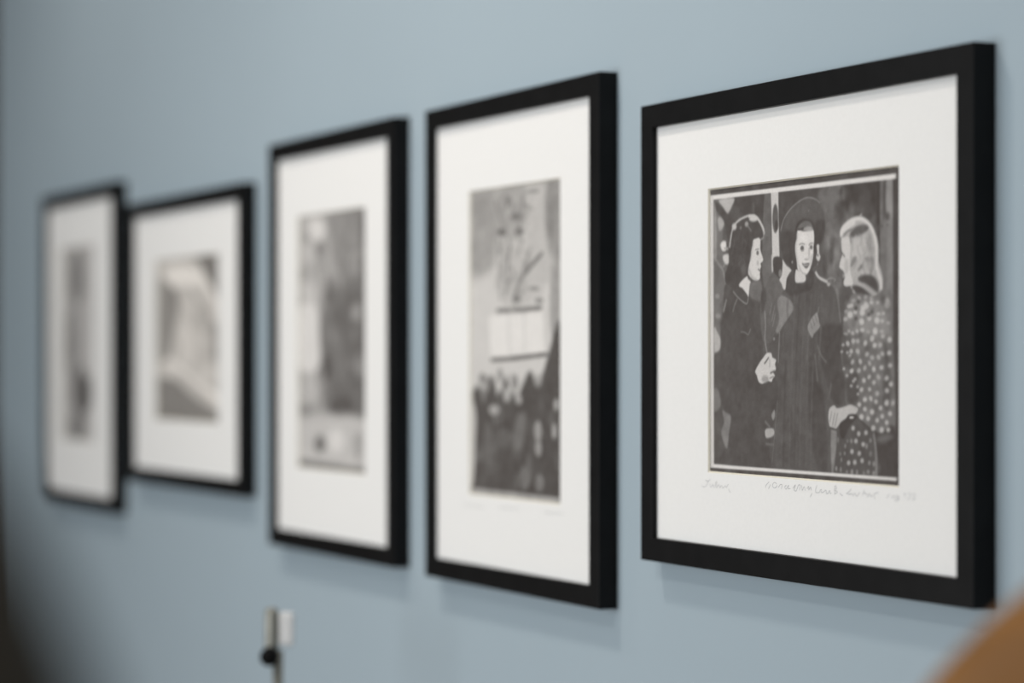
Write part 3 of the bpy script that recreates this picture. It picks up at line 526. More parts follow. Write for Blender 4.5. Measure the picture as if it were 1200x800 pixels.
 (1,150,1.4,1.4,0.4,[2437,1898,2443,1854,2424,1805]),
 (1,192,1.4,1.4,0.4,[2566,2012,2578,1969,2598,1918]),
 (1,140,1.4,1.4,0.4,[2684,1770,2674,1728,2722,1676]),
 (1,192,1.4,1.4,0.4,[2441,2067,2456,2023,2418,1975]),
 (1,192,1.4,1.4,0.4,[2441,2078,2415,2036,2413,1986]),
 (1,140,1.4,1.4,0.4,[2429,1728,2408,1685,2410,1635]),
 (1,192,1.4,1.4,0.4,[2706,2074,2695,2032,2689,1982]),
 (1,140,1.4,1.4,0.4,[2554,1818,2554,1775,2591,1724]),
 (1,192,1.4,1.4,0.4,[2600,1734,2571,1692,2562,1643]),
 (1,140,1.4,1.4,0.4,[2746,1840,2767,1797,2735,1748]),
 (1,140,1.4,1.4,0.4,[2640,1851,2655,1807,2661,1757]),
 (1,140,1.4,1.4,0.4,[2678,1927,2677,1884,2675,1834]),
 (1,204,1.4,1.4,0.4,[2555,1773,2543,1730,2520,1681]),
 (1,150,1.4,1.4,0.4,[2457,1853,2450,1810,2440,1760]),
 (1,140,1.4,1.4,0.4,[2699,1959,2684,1917,2736,1865]),
 (1,192,1.4,1.4,0.4,[2458,1944,2433,1902,2436,1851]),
 (1,204,1.4,1.4,0.4,[2535,1832,2510,1790,2563,1739]),
 (1,140,1.4,1.4,0.4,[2628,1826,2643,1783,2657,1733]),
 (1,150,1.4,1.4,0.4,[2528,2063,2533,2019,2566,1968]),
 (1,140,1.4,1.4,0.4,[2656,2030,2641,1988,2676,1937]),
 (1,140,1.4,1.4,0.4,[2476,1989,2471,1946,2514,1895]),
 (1,204,1.4,1.4,0.4,[2696,1896,2726,1852,2674,1805]),
 (1,204,1.4,1.4,0.4,[2522,1928,2535,1884,2505,1835]),
 (1,192,1.4,1.4,0.4,[2656,1725,2636,1683,2655,1632]),
 (1,204,1.4,1.4,0.4,[2650,2022,2639,1980,2623,1930]),
 (1,192,1.4,1.4,0.4,[2515,2018,2498,1976,2546,1924]),
 (1,150,1.4,1.4,0.4,[2386,2049,2388,2006,2388,1955]),
 (1,204,1.4,1.4,0.4,[2610,1965,2611,1922,2573,1874]),
 (1,150,1.4,1.4,0.4,[2610,2010,2642,1966,2577,1918]),
 (1,150,1.4,1.4,0.4,[2537,2038,2512,1996,2560,1944]),
 (1,150,1.4,1.4,0.4,[2486,2090,2517,2046,2506,1996]),
 (1,204,1.4,1.4,0.4,[2456,1831,2441,1788,2478,1737]),
 (1,204,1.4,1.4,0.4,[2502,1783,2489,1740,2496,1690]),
 (1,140,1.4,1.4,0.4,[2736,1977,2719,1935,2718,1885]),
 (1,150,1.4,1.4,0.4,[2524,1826,2504,1784,2542,1733]),
 (1,140,1.4,1.4,0.4,[2693,1878,2714,1835,2690,1786]),
 (1,150,1.4,1.4,0.4,[2548,1905,2562,1862,2539,1812]),
 (1,204,1.4,1.4,0.4,[2741,1981,2740,1938,2708,1890]),
 (1,140,1.4,1.4,0.4,[2527,1874,2544,1831,2498,1782]),
 (0,132,1.6,1,0.8,[2416,1904,2455,1881,2397,1826,2359,1820,2377,1870]),
 (0,128,1.4,1,0.85,[2519,1829,2539,1807,2494,1780,2460,1788]),
 (0,136,1.8,1,0.75,[2571,1884,2647,1888,2673,1859,2609,1847]),
 (0,140,2.2,1,0.8,[2673,1894,2723,1857,2698,1780,2660,1738,2660,1824]),
 (0,190,1.6,1,0.6,[2416,1789,2494,1858,2558,1899,2532,1857,2455,1774]),
 (0,92,2,1,1.0,[2481,1723,2558,1742,2660,1738,2736,1708,2780,1650,2774,1586,2685,1624,2596,1662,2494,1686]),
 (0,86,1.6,1,1.0,[2384,1646,2455,1659,2545,1635,2622,1597,2673,1564,2558,1574,2442,1595]),
 (1,172,1.3,2.6,1.0,[2422,1681,2506,1665,2583,1645,2647,1611,2679,1589]),
 (1,210,1.3,3.6,1.0,[2749,1969,2754,1870,2751,1806,2779,1742,2811,1684,2821,1627]),
 (1,176,1.3,2,1.0,[2403,1610,2442,1573]),
 (1,190,0.9,1.2,1.0,[2494,2231,2526,2250]),
 (0,207,0.9,1,1.0,[2220,2064,2259,2070,2335,2066,2356,1979,2351,1871,2357,1777,2397,1675,2312,1653,2264,1663,2254,1693,2272,1732,2238,1759,2254,1780,2228,1796,2188,1822,2209,1883,2233,1926,2222,1984]),
 (1,108,0.9,1.3,1.0,[2201,1955,2239,1933,2267,1907]),
 (1,106,0.8,1.4,1.0,[2225,1771,2264,1761]),
 (0,150,1,1,1.0,[2272,1739,2270,1732,2263,1727,2254,1725,2245,1728,2238,1733,2235,1740,2238,1748,2245,1753,2254,1754,2263,1752,2270,1747]),
 (0,184,3,1,1.0,[2330,1821,2326,1792,2314,1772,2299,1764,2283,1773,2271,1794,2267,1823,2271,1852,2283,1873,2299,1880,2314,1872,2326,1850]),
 (0,116,1,1,1.0,[2374,1575,2455,1587,2583,1562,2711,1552,2805,1550,2880,1436,2955,1329,2978,1216,2998,971,3023,796,3030,621,3018,495,2936,430,2811,420,2673,441,2558,499,2455,547,2442,611,2299,652,2279,739,2296,847,2233,991,2214,1093,2259,1223,2246,1288,2254,1361,2285,1461]),
 (0,98,3,1,1.0,[2220,1223,2272,1259,2377,1186,2403,898,2429,683,2299,681,2285,847,2233,991]),
 (0,96,3,1,1.0,[2862,1182,2936,1041,2961,760,2911,619,2837,689,2862,971]),
 (0,90,3,1,1.0,[2299,898,2455,927,2506,791,2455,683,2325,681]),
 (0,140,6,1,1.0,[2403,1545,2786,1536,2911,1358,2936,1217,2532,1242,2299,1331,2325,1461]),
 (0,80,1.5,1,1.0,[2685,431,2811,420,3010,481,3035,62,2736,56]),
 (0,112,3,1,1.0,[2761,383,2911,422,2998,397,2886,351,2774,348]),
 (0,94,1,1,1.0,[2193,462,2272,370,2351,465,2455,554,2583,499,2685,431,2736,347,2761,227,2766,72,2079,70,2127,315,2167,425]),
 (0,138,1.3,1,1.0,[2058,437,2135,439,2146,344,2124,206,2095,70,2068,69]),
 (1,150,1.4,2,1.0,[2711,417,2742,262,2749,78]),
 (0,128,2,1,0.45,[2907,971,2902,955,2887,944,2867,939,2847,944,2833,955,2827,971,2833,986,2847,998,2867,1002,2887,998,2902,986]),
 (0,140,2,1,0.45,[2612,1231,2607,1221,2595,1214,2578,1211,2562,1214,2550,1221,2545,1232,2550,1242,2562,1249,2578,1252,2595,1249,2607,1241]),
 (0,128,2,1,0.45,[2466,1462,2463,1447,2454,1436,2442,1432,2429,1436,2420,1448,2417,1463,2420,1478,2429,1489,2442,1493,2454,1488,2463,1477]),
 (0,128,2,1,0.45,[2827,1436,2822,1418,2810,1406,2793,1401,2776,1406,2763,1419,2759,1437,2763,1455,2776,1467,2793,1472,2810,1467,2822,1453]),
 (0,92,2,1,0.45,[2432,660,2429,646,2420,635,2409,631,2398,635,2390,645,2387,660,2390,674,2398,685,2409,689,2420,685,2429,675]),
 (0,104,2,1,0.45,[2928,1087,2925,1076,2916,1067,2904,1064,2892,1067,2884,1076,2881,1087,2884,1098,2892,1106,2904,1109,2916,1106,2925,1098]),
 (0,140,2,1,0.45,[2562,545,2559,531,2552,521,2542,517,2532,520,2525,530,2522,545,2525,559,2532,570,2542,574,2552,570,2559,560]),
 (0,140,2,1,0.45,[2507,1103,2504,1081,2495,1066,2483,1060,2471,1066,2462,1081,2459,1103,2462,1124,2471,1140,2483,1146,2495,1140,2504,1124]),
 (0,140,2,1,0.45,[2800,867,2796,849,2784,836,2768,831,2752,836,2740,849,2736,866,2740,884,2752,896,2768,901,2784,897,2796,884]),
 (0,140,2,1,0.45,[2979,1266,2975,1258,2963,1251,2947,1249,2930,1252,2918,1258,2914,1267,2918,1275,2930,1282,2947,1284,2963,1281,2975,1275]),
 (0,128,2,1,0.45,[2860,618,2857,603,2848,593,2835,589,2823,592,2814,603,2811,617,2814,631,2823,642,2835,646,2848,642,2857,632]),
 (0,104,2,1,0.45,[2733,729,2727,708,2711,693,2690,687,2668,693,2652,708,2646,728,2652,749,2668,764,2690,770,2711,765,2727,750]),
 (0,140,2,1,0.45,[2694,1388,2689,1369,2676,1356,2658,1352,2641,1357,2628,1370,2623,1389,2628,1407,2641,1420,2658,1425,2676,1420,2689,1406]),
 (0,92,2,1,0.45,[2927,975,2923,961,2913,950,2900,947,2887,950,2877,961,2873,975,2877,988,2887,999,2900,1002,2913,999,2923,989]),
 (0,104,2,1,0.45,[2859,534,2855,524,2841,516,2823,513,2805,515,2792,523,2787,533,2792,543,2805,551,2823,554,2841,551,2855,544]),
 (0,128,2,1,0.45,[2603,1134,2597,1123,2581,1115,2559,1112,2537,1115,2521,1123,2515,1134,2521,1145,2537,1153,2559,1156,2581,1153,2597,1145]),
 (0,92,2,1,0.45,[2366,1147,2364,1135,2356,1126,2345,1123,2335,1126,2327,1135,2324,1147,2327,1159,2335,1168,2345,1171,2356,1168,2364,1159]),
 (0,140,2,1,0.45,[2641,585,2638,570,2629,559,2618,554,2606,558,2597,569,2594,584,2597,599,2606,611,2618,615,2629,611,2638,600]),
 (0,128,2,1,0.45,[2616,1374,2611,1359,2597,1349,2577,1346,2557,1350,2543,1361,2538,1375,2543,1389,2557,1399,2577,1403,2597,1399,2611,1388]),
 (0,140,2,1,0.45,[2793,542,2789,524,2777,511,2761,505,2745,510,2734,523,2729,541,2734,559,2745,572,2761,577,2777,573,2789,560]),
 (0,140,2,1,0.45,[2764,743,2758,726,2744,714,2725,710,2705,714,2691,726,2685,742,2691,759,2705,771,2725,776,2744,771,2758,760]),
 (0,128,2,1,0.45,[2381,1062,2376,1045,2364,1033,2346,1028,2329,1033,2316,1045,2311,1062,2316,1079,2329,1092,2346,1096,2364,1091,2376,1079]),
 (0,140,2,1,0.45,[2975,1480,2970,1466,2955,1456,2934,1452,2914,1456,2899,1467,2894,1482,2899,1496,2914,1507,2934,1510,2955,1506,2970,1495]),
 (0,140,2,1,0.45,[2818,1152,2813,1133,2800,1119,2781,1113,2762,1119,2748,1133,2743,1153,2748,1172,2762,1186,2781,1191,2800,1186,2813,1171]),
 (0,140,2,1,0.45,[2849,882,2845,867,2833,855,2817,851,2801,855,2789,866,2785,882,2789,898,2801,909,2817,914,2833,910,2845,898]),
 (0,140,2,1,0.45,[3013,698,3009,689,2997,682,2981,680,2966,682,2954,688,2950,697,2954,706,2966,713,2981,715,2997,713,3009,707]),
 (0,128,2,1,0.45,[2891,1434,2888,1416,2878,1403,2865,1398,2852,1403,2843,1417,2839,1435,2843,1454,2852,1467,2865,1472,2878,1466,2888,1453]),
 (0,140,2,1,0.45,[2767,994,2763,981,2751,972,2735,968,2719,971,2707,981,2703,994,2707,1008,2719,1017,2735,1021,2751,1017,2763,1008]),
 (0,104,2,1,0.45,[2967,1066,2964,1058,2956,1053,2946,1051,2935,1053,2927,1058,2924,1066,2927,1073,2935,1078,2946,1080,2956,1078,2964,1073]),
 (0,104,2,1,0.45,[2423,1200,2420,1186,2412,1175,2401,1171,2389,1175,2381,1186,2378,1201,2381,1215,2389,1226,2401,1230,2412,1226,2420,1215]),
 (0,128,2,1,0.45,[2928,1212,2923,1197,2907,1186,2886,1182,2864,1186,2849,1198,2843,1213,2849,1228,2864,1240,2886,1243,2907,1239,2923,1228]),
 (0,104,2,1,0.45,[2762,563,2758,553,2745,545,2729,542,2712,544,2700,551,2696,562,2700,572,2712,580,2729,583,2745,580,2758,573]),
 (0,128,2,1,0.45,[2323,1504,2319,1484,2310,1470,2297,1465,2284,1471,2275,1485,2271,1505,2275,1525,2284,1540,2297,1545,2310,1539,2319,1524]),
 (0,128,2,1,0.45,[2789,733,2786,723,2778,716,2767,714,2756,716,2748,723,2745,732,2748,742,2756,749,2767,751,2778,749,2786,742]),
 (0,92,2,1,0.45,[2547,1240,2542,1226,2531,1216,2515,1212,2499,1216,2487,1226,2483,1240,2487,1254,2499,1264,2515,1267,2531,1263,2542,1253]),
 (0,128,2,1,0.45,[2812,1010,2807,1000,2795,993,2777,990,2760,993,2747,1000,2742,1010,2747,1020,2760,1028,2777,1030,2795,1028,2807,1020]),
 (0,128,2,1,0.45,[2468,1353,2465,1337,2457,1326,2447,1321,2436,1326,2428,1338,2425,1354,2428,1370,2436,1381,2447,1386,2457,1381,2465,1369]),
 (0,92,2,1,0.45,[2879,1508,2876,1492,2869,1480,2859,1476,2849,1481,2842,1493,2840,1509,2842,1525,2849,1537,2859,1541,2869,1536,2876,1524]),
 (0,128,2,1,0.45,[2875,772,2869,755,2854,743,2833,738,2811,742,2796,754,2790,771,2796,788,2811,801,2833,806,2854,801,2869,789]),
 (0,104,2,1,0.45,[2762,957,2758,943,2746,934,2731,930,2715,934,2704,943,2699,956,2704,970,2715,979,2731,983,2746,979,2758,970]),
 (0,128,2,1,0.45,[2970,548,2967,527,2958,512,2946,507,2933,512,2924,526,2921,547,2924,567,2933,582,2946,588,2958,582,2967,568]),
 (0,140,2,1,0.45,[2355,1411,2350,1392,2334,1379,2313,1374,2292,1379,2276,1393,2271,1413,2276,1432,2292,1445,2313,1450,2334,1444,2350,1430]),
 (0,104,2,1,0.45,[2857,1524,2853,1505,2843,1491,2830,1486,2816,1492,2807,1506,2803,1525,2807,1544,2816,1558,2830,1562,2843,1557,2853,1543]),
 (0,92,2,1,0.45,[2442,1336,2438,1318,2426,1305,2410,1301,2394,1306,2383,1319,2378,1337,2383,1355,2394,1368,2410,1373,2426,1368,2438,1355]),
 (0,92,2,1,0.45,[2507,1008,2503,991,2492,978,2477,973,2462,978,2450,991,2446,1008,2450,1026,2462,1039,2477,1043,2492,1039,2503,1026]),
 (0,104,2,1,0.45,[2336,1234,2333,1217,2324,1205,2313,1201,2301,1205,2293,1217,2290,1234,2293,1251,2301,1263,2313,1267,2324,1262,2333,1250]),
 (0,140,2,1,0.45,[2589,1460,2583,1447,2568,1437,2547,1434,2526,1438,2511,1448,2505,1462,2511,1476,2526,1485,2547,1489,2568,1485,2583,1474]),
 (0,104,2,1,0.45,[2624,1078,2620,1069,2611,1063,2599,1061,2587,1064,2578,1070,2575,1078,2578,1086,2587,1092,2599,1094,2611,1092,2620,1086]),
 (0,104,2,1,0.45,[2798,642,2793,622,2778,608,2759,602,2740,607,2726,621,2721,640,2726,660,2740,674,2759,680,2778,675,2793,661]),
 (0,128,2,1,0.45,[2409,1152,2403,1141,2387,1132,2365,1129,2342,1132,2326,1141,2320,1153,2326,1165,2342,1173,2365,1176,2387,1173,2403,1164]),
 (0,128,2,1,0.45,[2514,837,2510,826,2501,817,2488,814,2475,817,2465,826,2462,837,2465,848,2475,857,2488,860,2501,857,2510,849]),
 (0,104,2,1,0.45,[2718,1448,2713,1435,2701,1426,2684,1422,2667,1426,2655,1436,2650,1449,2655,1463,2667,1472,2684,1475,2701,1471,2713,1461]),
 (0,128,2,1,0.45,[2844,830,2839,821,2825,814,2805,811,2785,813,2771,820,2766,829,2771,838,2785,845,2805,848,2825,845,2839,839]),
 (0,104,2,1,0.45,[2438,1239,2433,1230,2420,1223,2403,1221,2385,1223,2373,1230,2368,1240,2373,1249,2385,1256,2403,1258,2420,1255,2433,1248]),
 (0,104,2,1,0.45,[2354,910,2348,890,2334,876,2314,871,2294,876,2279,890,2274,910,2279,929,2294,943,2314,949,2334,943,2348,929]),
 (0,128,2,1,0.45,[2789,1523,2786,1503,2777,1488,2766,1483,2755,1488,2746,1504,2743,1524,2746,1545,2755,1560,2766,1565,2777,1559,2786,1544]),
 (0,128,2,1,0.45,[2580,1414,2574,1407,2560,1401,2540,1399,2520,1402,2505,1408,2499,1416,2505,1424,2520,1429,2540,1431,2560,1428,2574,1422]),
 (0,92,2,1,0.45,[2897,791,2893,775,2881,764,2864,759,2848,763,2836,775,2831,790,2836,806,2848,818,2864,822,2881,818,2893,807]),
 (0,128,2,1,0.45,[2346,921,2341,903,2327,890,2308,886,2289,890,2275,903,2270,921,2275,939,2289,952,2308,956,2327,952,2341,939]),
 (0,104,2,1,0.45,[2645,1086,2642,1071,2633,1060,2620,1056,2608,1060,2598,1071,2595,1086,2598,1101,2608,1113,2620,1117,2633,1112,2642,1101]),
 (0,92,2,1,0.45,[2646,1130,2642,1117,2629,1108,2612,1104,2595,1108,2583,1118,2578,1131,2583,1144,2595,1153,2612,1157,2629,1153,2642,1144]),
 (0,140,2,1,0.45,[2603,1502,2597,1487,2582,1476,2562,1473,2542,1477,2528,1488,2522,1503,2528,1518,2542,1529,2562,1532,2582,1528,2597,1517]),
 (0,104,2,1,0.45,[2547,501,2544,491,2535,484,2524,481,2512,484,2503,490,2500,500,2503,509,2512,516,2524,519,2535,517,2544,510]),
 (0,92,2,1,0.45,[2893,1529,2887,1512,2873,1500,2853,1495,2833,1500,2818,1513,2813,1531,2818,1548,2833,1560,2853,1564,2873,1559,2887,1546]),
 (0,186,1.3,1,0.95,[2345,1170,2344,1159,2337,1150,2324,1146,2310,1148,2298,1156,2291,1166,2292,1178,2300,1186,2313,1190,2327,1188,2339,1181]),
 (0,176,1.3,1,0.95,[2435,1188,2429,1177,2417,1169,2401,1167,2385,1170,2374,1179,2371,1191,2377,1202,2389,1210,2406,1212,2421,1208,2432,1199]),
 (0,176,1.3,1,0.95,[2495,1192,2495,1182,2488,1174,2476,1169,2461,1170,2448,1176,2441,1186,2440,1196,2447,1204,2460,1208,2474,1207,2487,1201]),
 (0,186,1.3,1,0.95,[2610,1167,2603,1156,2590,1148,2576,1146,2564,1150,2557,1160,2557,1173,2564,1185,2577,1192,2591,1194,2603,1190,2610,1180]),
 (0,196,1.3,1,0.95,[2715,1205,2707,1193,2693,1186,2677,1184,2663,1189,2655,1199,2655,1212,2664,1224,2678,1231,2694,1233,2708,1228,2716,1217]),
 (0,196,1.3,1,0.95,[2754,1150,2748,1139,2736,1132,2720,1130,2705,1133,2695,1142,2693,1153,2698,1164,2711,1171,2727,1173,2741,1169,2752,1161]),
 (0,176,1.3,1,0.95,[2833,1152,2826,1141,2813,1134,2798,1133,2785,1137,2778,1146,2777,1157,2785,1168,2797,1175,2812,1176,2825,1172,2832,1163]),
 (0,196,1.3,1,0.95,[2973,1195,2968,1183,2957,1174,2941,1171,2926,1175,2915,1184,2911,1196,2916,1208,2928,1217,2944,1220,2959,1216,2970,1207]),
 (0,196,1.3,1,0.95,[2966,1090,2965,1081,2957,1073,2943,1069,2927,1070,2913,1075,2906,1083,2907,1093,2916,1101,2930,1105,2946,1104,2959,1099]),
 (0,186,1.3,1,0.95,[2398,1104,2396,1094,2387,1085,2374,1082,2360,1084,2349,1091,2343,1102,2345,1113,2354,1121,2367,1125,2381,1122,2392,1115]),
 (0,176,1.3,1,0.95,[2495,1108,2499,1096,2494,1086,2482,1081,2467,1081,2452,1087,2441,1097,2437,1109,2442,1119,2453,1125,2469,1125,2484,1119]),
 (0,176,1.3,1,0.95,[2637,1073,2628,1063,2614,1058,2599,1057,2586,1062,2580,1071,2581,1082,2590,1091,2604,1097,2619,1097,2632,1092,2638,1083]),
 (0,176,1.3,1,0.95,[2717,1051,2715,1040,2705,1032,2689,1029,2673,1030,2660,1037,2654,1047,2656,1057,2666,1065,2681,1069,2698,1067,2711,1060]),
 (0,176,1.3,1,0.95,[2805,1057,2808,1045,2803,1036,2793,1031,2779,1031,2765,1037,2755,1047,2752,1059,2757,1068,2767,1073,2782,1073,2795,1067]),
 (0,176,1.3,1,0.95,[2863,1086,2866,1076,2860,1067,2848,1062,2833,1061,2819,1066,2810,1075,2807,1085,2813,1094,2825,1099,2840,1099,2854,1094]),
 (0,176,1.3,1,0.95,[2414,1010,2405,999,2392,992,2379,990,2368,995,2364,1005,2366,1017,2375,1028,2388,1035,2401,1036,2412,1031,2416,1021]),
 (0,186,1.3,1,0.95,[2531,1020,2532,1008,2526,999,2515,994,2502,996,2489,1003,2482,1014,2481,1025,2487,1035,2498,1039,2511,1038,2524,1030]),
 (0,176,1.3,1,0.95,[2671,1007,2675,996,2672,986,2662,981,2648,981,2634,987,2623,997,2619,1009,2623,1019,2633,1024,2647,1024,2661,1018]),
 (0,176,1.3,1,0.95,[2602,960,2594,948,2581,941,2568,939,2556,944,2551,954,2552,966,2560,978,2573,986,2587,987,2598,983,2603,973]),
 (0,196,1.3,1,0.95,[2736,954,2734,942,2726,933,2714,929,2700,932,2690,940,2685,952,2687,964,2695,973,2708,976,2721,974,2731,965]),
 (0,196,1.3,1,0.95,[2852,967,2848,958,2837,951,2823,949,2809,951,2799,958,2796,968,2800,977,2811,984,2825,986,2839,983,2848,976]),
 (0,186,1.3,1,0.95,[2977,981,2970,973,2957,967,2942,967,2928,971,2920,979,2920,989,2927,997,2940,1003,2956,1003,2969,999,2977,991]),
 (0,196,1.3,1,0.95,[2402,932,2392,923,2378,918,2364,918,2353,923,2348,932,2352,943,2362,952,2376,957,2390,957,2401,952,2405,943]),
 (0,186,1.3,1,0.95,[2513,938,2505,929,2492,923,2478,922,2466,927,2460,935,2461,945,2469,955,2482,960,2497,961,2508,956,2514,948]),
 (0,186,1.3,1,0.95,[2664,884,2654,875,2641,870,2628,870,2618,875,2615,883,2618,893,2628,902,2641,907,2654,907,2664,903,2667,894]),
 (0,196,1.3,1,0.95,[2591,861,2589,850,2579,842,2566,839,2552,841,2542,848,2537,859,2540,869,2549,877,2562,880,2576,878,2587,871]),
 (0,186,1.3,1,0.95,[2737,842,2732,832,2721,826,2707,824,2695,827,2687,834,2685,844,2690,853,2701,860,2714,862,2727,859,2735,851]),
 (0,176,1.3,1,0.95,[2805,894,2808,883,2804,873,2793,868,2778,869,2764,874,2755,884,2752,896,2757,905,2768,911,2782,910,2796,904]),
 (0,186,1.3,1,0.95,[2926,874,2916,865,2901,859,2886,859,2875,864,2869,874,2872,885,2882,894,2896,900,2911,900,2923,894,2928,885]),
 (0,196,1.3,1,0.95,[2988,830,2983,819,2972,812,2958,810,2945,813,2936,821,2934,832,2939,842,2950,849,2964,851,2977,848,2986,840]),
 (0,186,1.3,1,0.95,[2553,777,2545,768,2532,762,2517,761,2504,765,2498,774,2498,784,2506,794,2520,800,2535,801,2547,796,2554,788]),
 (0,186,1.3,1,0.95,[2672,787,2670,777,2662,770,2650,767,2637,769,2627,775,2623,784,2624,794,2632,801,2644,804,2657,802,2667,796]),
 (0,176,1.3,1,0.95,[2791,753,2788,742,2779,733,2764,730,2749,732,2737,739,2732,750,2734,761,2744,769,2758,773,2773,771,2785,763]),
 (0,186,1.3,1,0.95,[2933,782,2934,771,2927,763,2914,758,2899,758,2885,764,2877,773,2876,783,2883,792,2896,797,2912,796,2925,791]),
 (0,196,1.3,1,0.95,[2608,697,2601,687,2588,681,2572,679,2557,683,2547,691,2546,701,2553,711,2566,718,2582,719,2597,716,2607,707]),
 (0,186,1.3,1,0.95,[2690,712,2693,700,2689,690,2679,685,2666,686,2653,692,2643,703,2640,715,2643,725,2653,730,2667,729,2680,723]),
 (0,186,1.3,1,0.95,[2770,687,2769,677,2761,669,2748,665,2734,666,2721,671,2715,680,2715,690,2723,698,2736,702,2751,702,2763,696]),
 (0,186,1.3,1,0.95,[2928,676,2920,665,2907,658,2891,656,2877,661,2870,670,2870,682,2877,693,2891,700,2907,701,2920,697,2928,688]),
 (0,176,1.3,1,0.95,[3016,674,3009,664,2997,657,2983,655,2972,659,2966,668,2967,679,2975,690,2987,697,3000,698,3011,694,3017,685]),
 (0,168,1,1,1.0,[2267,1158,2264,1151,2257,1147,2246,1145,2235,1147,2228,1152,2225,1158,2228,1165,2235,1169,2246,1171,2257,1169,2264,1164]),
 (0,168,1,1,1.0,[2247,1100,2245,1094,2237,1089,2226,1087,2216,1089,2208,1094,2205,1100,2208,1107,2216,1112,2226,1113,2237,1111,2245,1107]),
 (0,168,1,1,1.0,[2280,955,2277,949,2270,944,2259,942,2249,944,2241,949,2238,955,2241,962,2249,967,2259,968,2270,967,2277,962]),
 (0,168,1,1,1.0,[2326,898,2323,891,2316,886,2305,885,2295,886,2287,891,2284,898,2287,904,2295,909,2305,911,2316,909,2323,904]),
 (0,168,1,1,1.0,[2450,870,2447,863,2439,858,2429,857,2419,858,2411,863,2408,869,2411,876,2419,881,2429,882,2439,881,2447,876]),
 (0,168,1,1,1.0,[2488,805,2486,799,2478,794,2468,792,2457,794,2450,799,2447,805,2450,812,2457,816,2468,818,2478,816,2486,812]),
 (0,168,1,1,1.0,[2495,745,2492,738,2485,733,2474,731,2464,733,2456,738,2454,744,2456,751,2464,755,2474,757,2485,756,2492,751]),
 (0,168,1,1,1.0,[2508,942,2505,935,2497,930,2487,929,2477,930,2469,935,2466,941,2469,948,2477,953,2487,954,2497,953,2505,948]),
 (0,168,1,1,1.0,[2424,852,2421,845,2413,840,2403,838,2393,840,2385,845,2382,851,2385,858,2393,863,2403,864,2413,863,2421,858]),
 (0,168,1,1,1.0,[2391,812,2389,805,2381,800,2370,799,2360,800,2352,805,2350,811,2352,818,2360,823,2370,825,2381,823,2389,818]),
 (0,168,1,1,1.0,[2372,1067,2369,1061,2361,1056,2351,1054,2340,1056,2333,1061,2330,1067,2333,1074,2340,1079,2351,1080,2361,1078,2369,1074]),
 (0,168,1,1,1.0,[2333,1093,2330,1086,2322,1081,2312,1080,2301,1081,2294,1086,2291,1093,2294,1099,2301,1104,2312,1106,2322,1104,2330,1099]),
 (0,166,1.3,1,0.9,[2514,1555,2516,1546,2512,1538,2502,1534,2489,1534,2476,1538,2467,1546,2464,1555,2468,1563,2478,1567,2492,1567,2504,1563]),
 (0,166,1.3,1,0.9,[2612,1547,2602,1540,2589,1537,2575,1539,2564,1544,2559,1552,2562,1560,2571,1567,2585,1570,2599,1568,2610,1563,2614,1555]),
 (0,166,1.3,1,0.9,[2697,1544,2698,1536,2692,1528,2681,1525,2667,1525,2656,1530,2648,1537,2647,1546,2653,1553,2665,1557,2678,1557,2690,1552]),
 (0,166,1.3,1,0.9,[2436,1534,2434,1527,2424,1521,2408,1517,2391,1517,2377,1521,2370,1528,2372,1535,2382,1541,2398,1545,2415,1544,2429,1541]),
 (0,194,1.3,1,0.9,[2359,1485,2358,1477,2350,1471,2338,1468,2325,1470,2315,1475,2310,1483,2312,1490,2319,1496,2331,1499,2344,1498,2354,1492]),
 (0,194,1.3,1,0.9,[2398,1481,2388,1474,2373,1471,2359,1472,2349,1478,2345,1486,2349,1496,2360,1503,2374,1506,2388,1504,2399,1499,2402,1490]),
 (0,166,1.3,1,0.9,[2605,1510,2602,1503,2591,1498,2577,1496,2563,1499,2552,1504,2549,1512,2553,1519,2563,1524,2577,1526,2591,1523,2602,1518]),
 (0,194,1.3,1,0.9,[2702,1508,2698,1502,2687,1497,2673,1495,2658,1497,2648,1503,2644,1509,2648,1516,2658,1521,2673,1522,2687,1520,2698,1515]),
 (0,180,1.3,1,0.9,[2793,1508,2792,1500,2784,1494,2772,1491,2758,1492,2747,1498,2742,1505,2743,1513,2751,1519,2763,1522,2777,1521,2788,1516]),
 (0,166,1.3,1,0.9,[2326,1447,2327,1439,2320,1431,2306,1426,2289,1425,2274,1429,2265,1435,2264,1443,2271,1451,2285,1456,2302,1457,2316,1454]),
 (0,194,1.3,1,0.9,[2463,1432,2458,1423,2446,1417,2430,1416,2415,1419,2404,1426,2401,1435,2406,1444,2419,1450,2434,1451,2450,1448,2460,1441]),
 (0,166,1.3,1,0.9,[2380,1393,2367,1386,2351,1383,2335,1386,2325,1393,2322,1403,2328,1412,2341,1419,2358,1421,2373,1418,2384,1411,2386,1402]),
 (0,180,1.3,1,0.9,[2314,1386,2319,1378,2314,1369,2302,1362,2286,1359,2269,1360,2257,1366,2252,1375,2256,1384,2269,1391,2285,1394,2302,1392]),
 (0,194,1.3,1,0.9,[2672,1378,2672,1369,2663,1361,2650,1357,2635,1358,2623,1364,2616,1374,2617,1383,2625,1391,2638,1395,2653,1394,2666,1388]),
 (0,194,1.3,1,0.9,[2855,1354,2854,1347,2848,1342,2838,1339,2827,1340,2817,1344,2812,1350,2813,1356,2819,1362,2829,1364,2840,1364,2850,1360]),
 (0,194,1.3,1,0.9,[2873,1413,2869,1407,2860,1403,2849,1403,2839,1405,2833,1410,2831,1417,2836,1423,2844,1426,2855,1427,2865,1425,2871,1419]),
 (0,194,1.3,1,0.9,[2806,1411,2802,1404,2792,1400,2777,1398,2762,1400,2752,1405,2748,1411,2752,1418,2762,1422,2777,1424,2791,1422,2802,1417]),
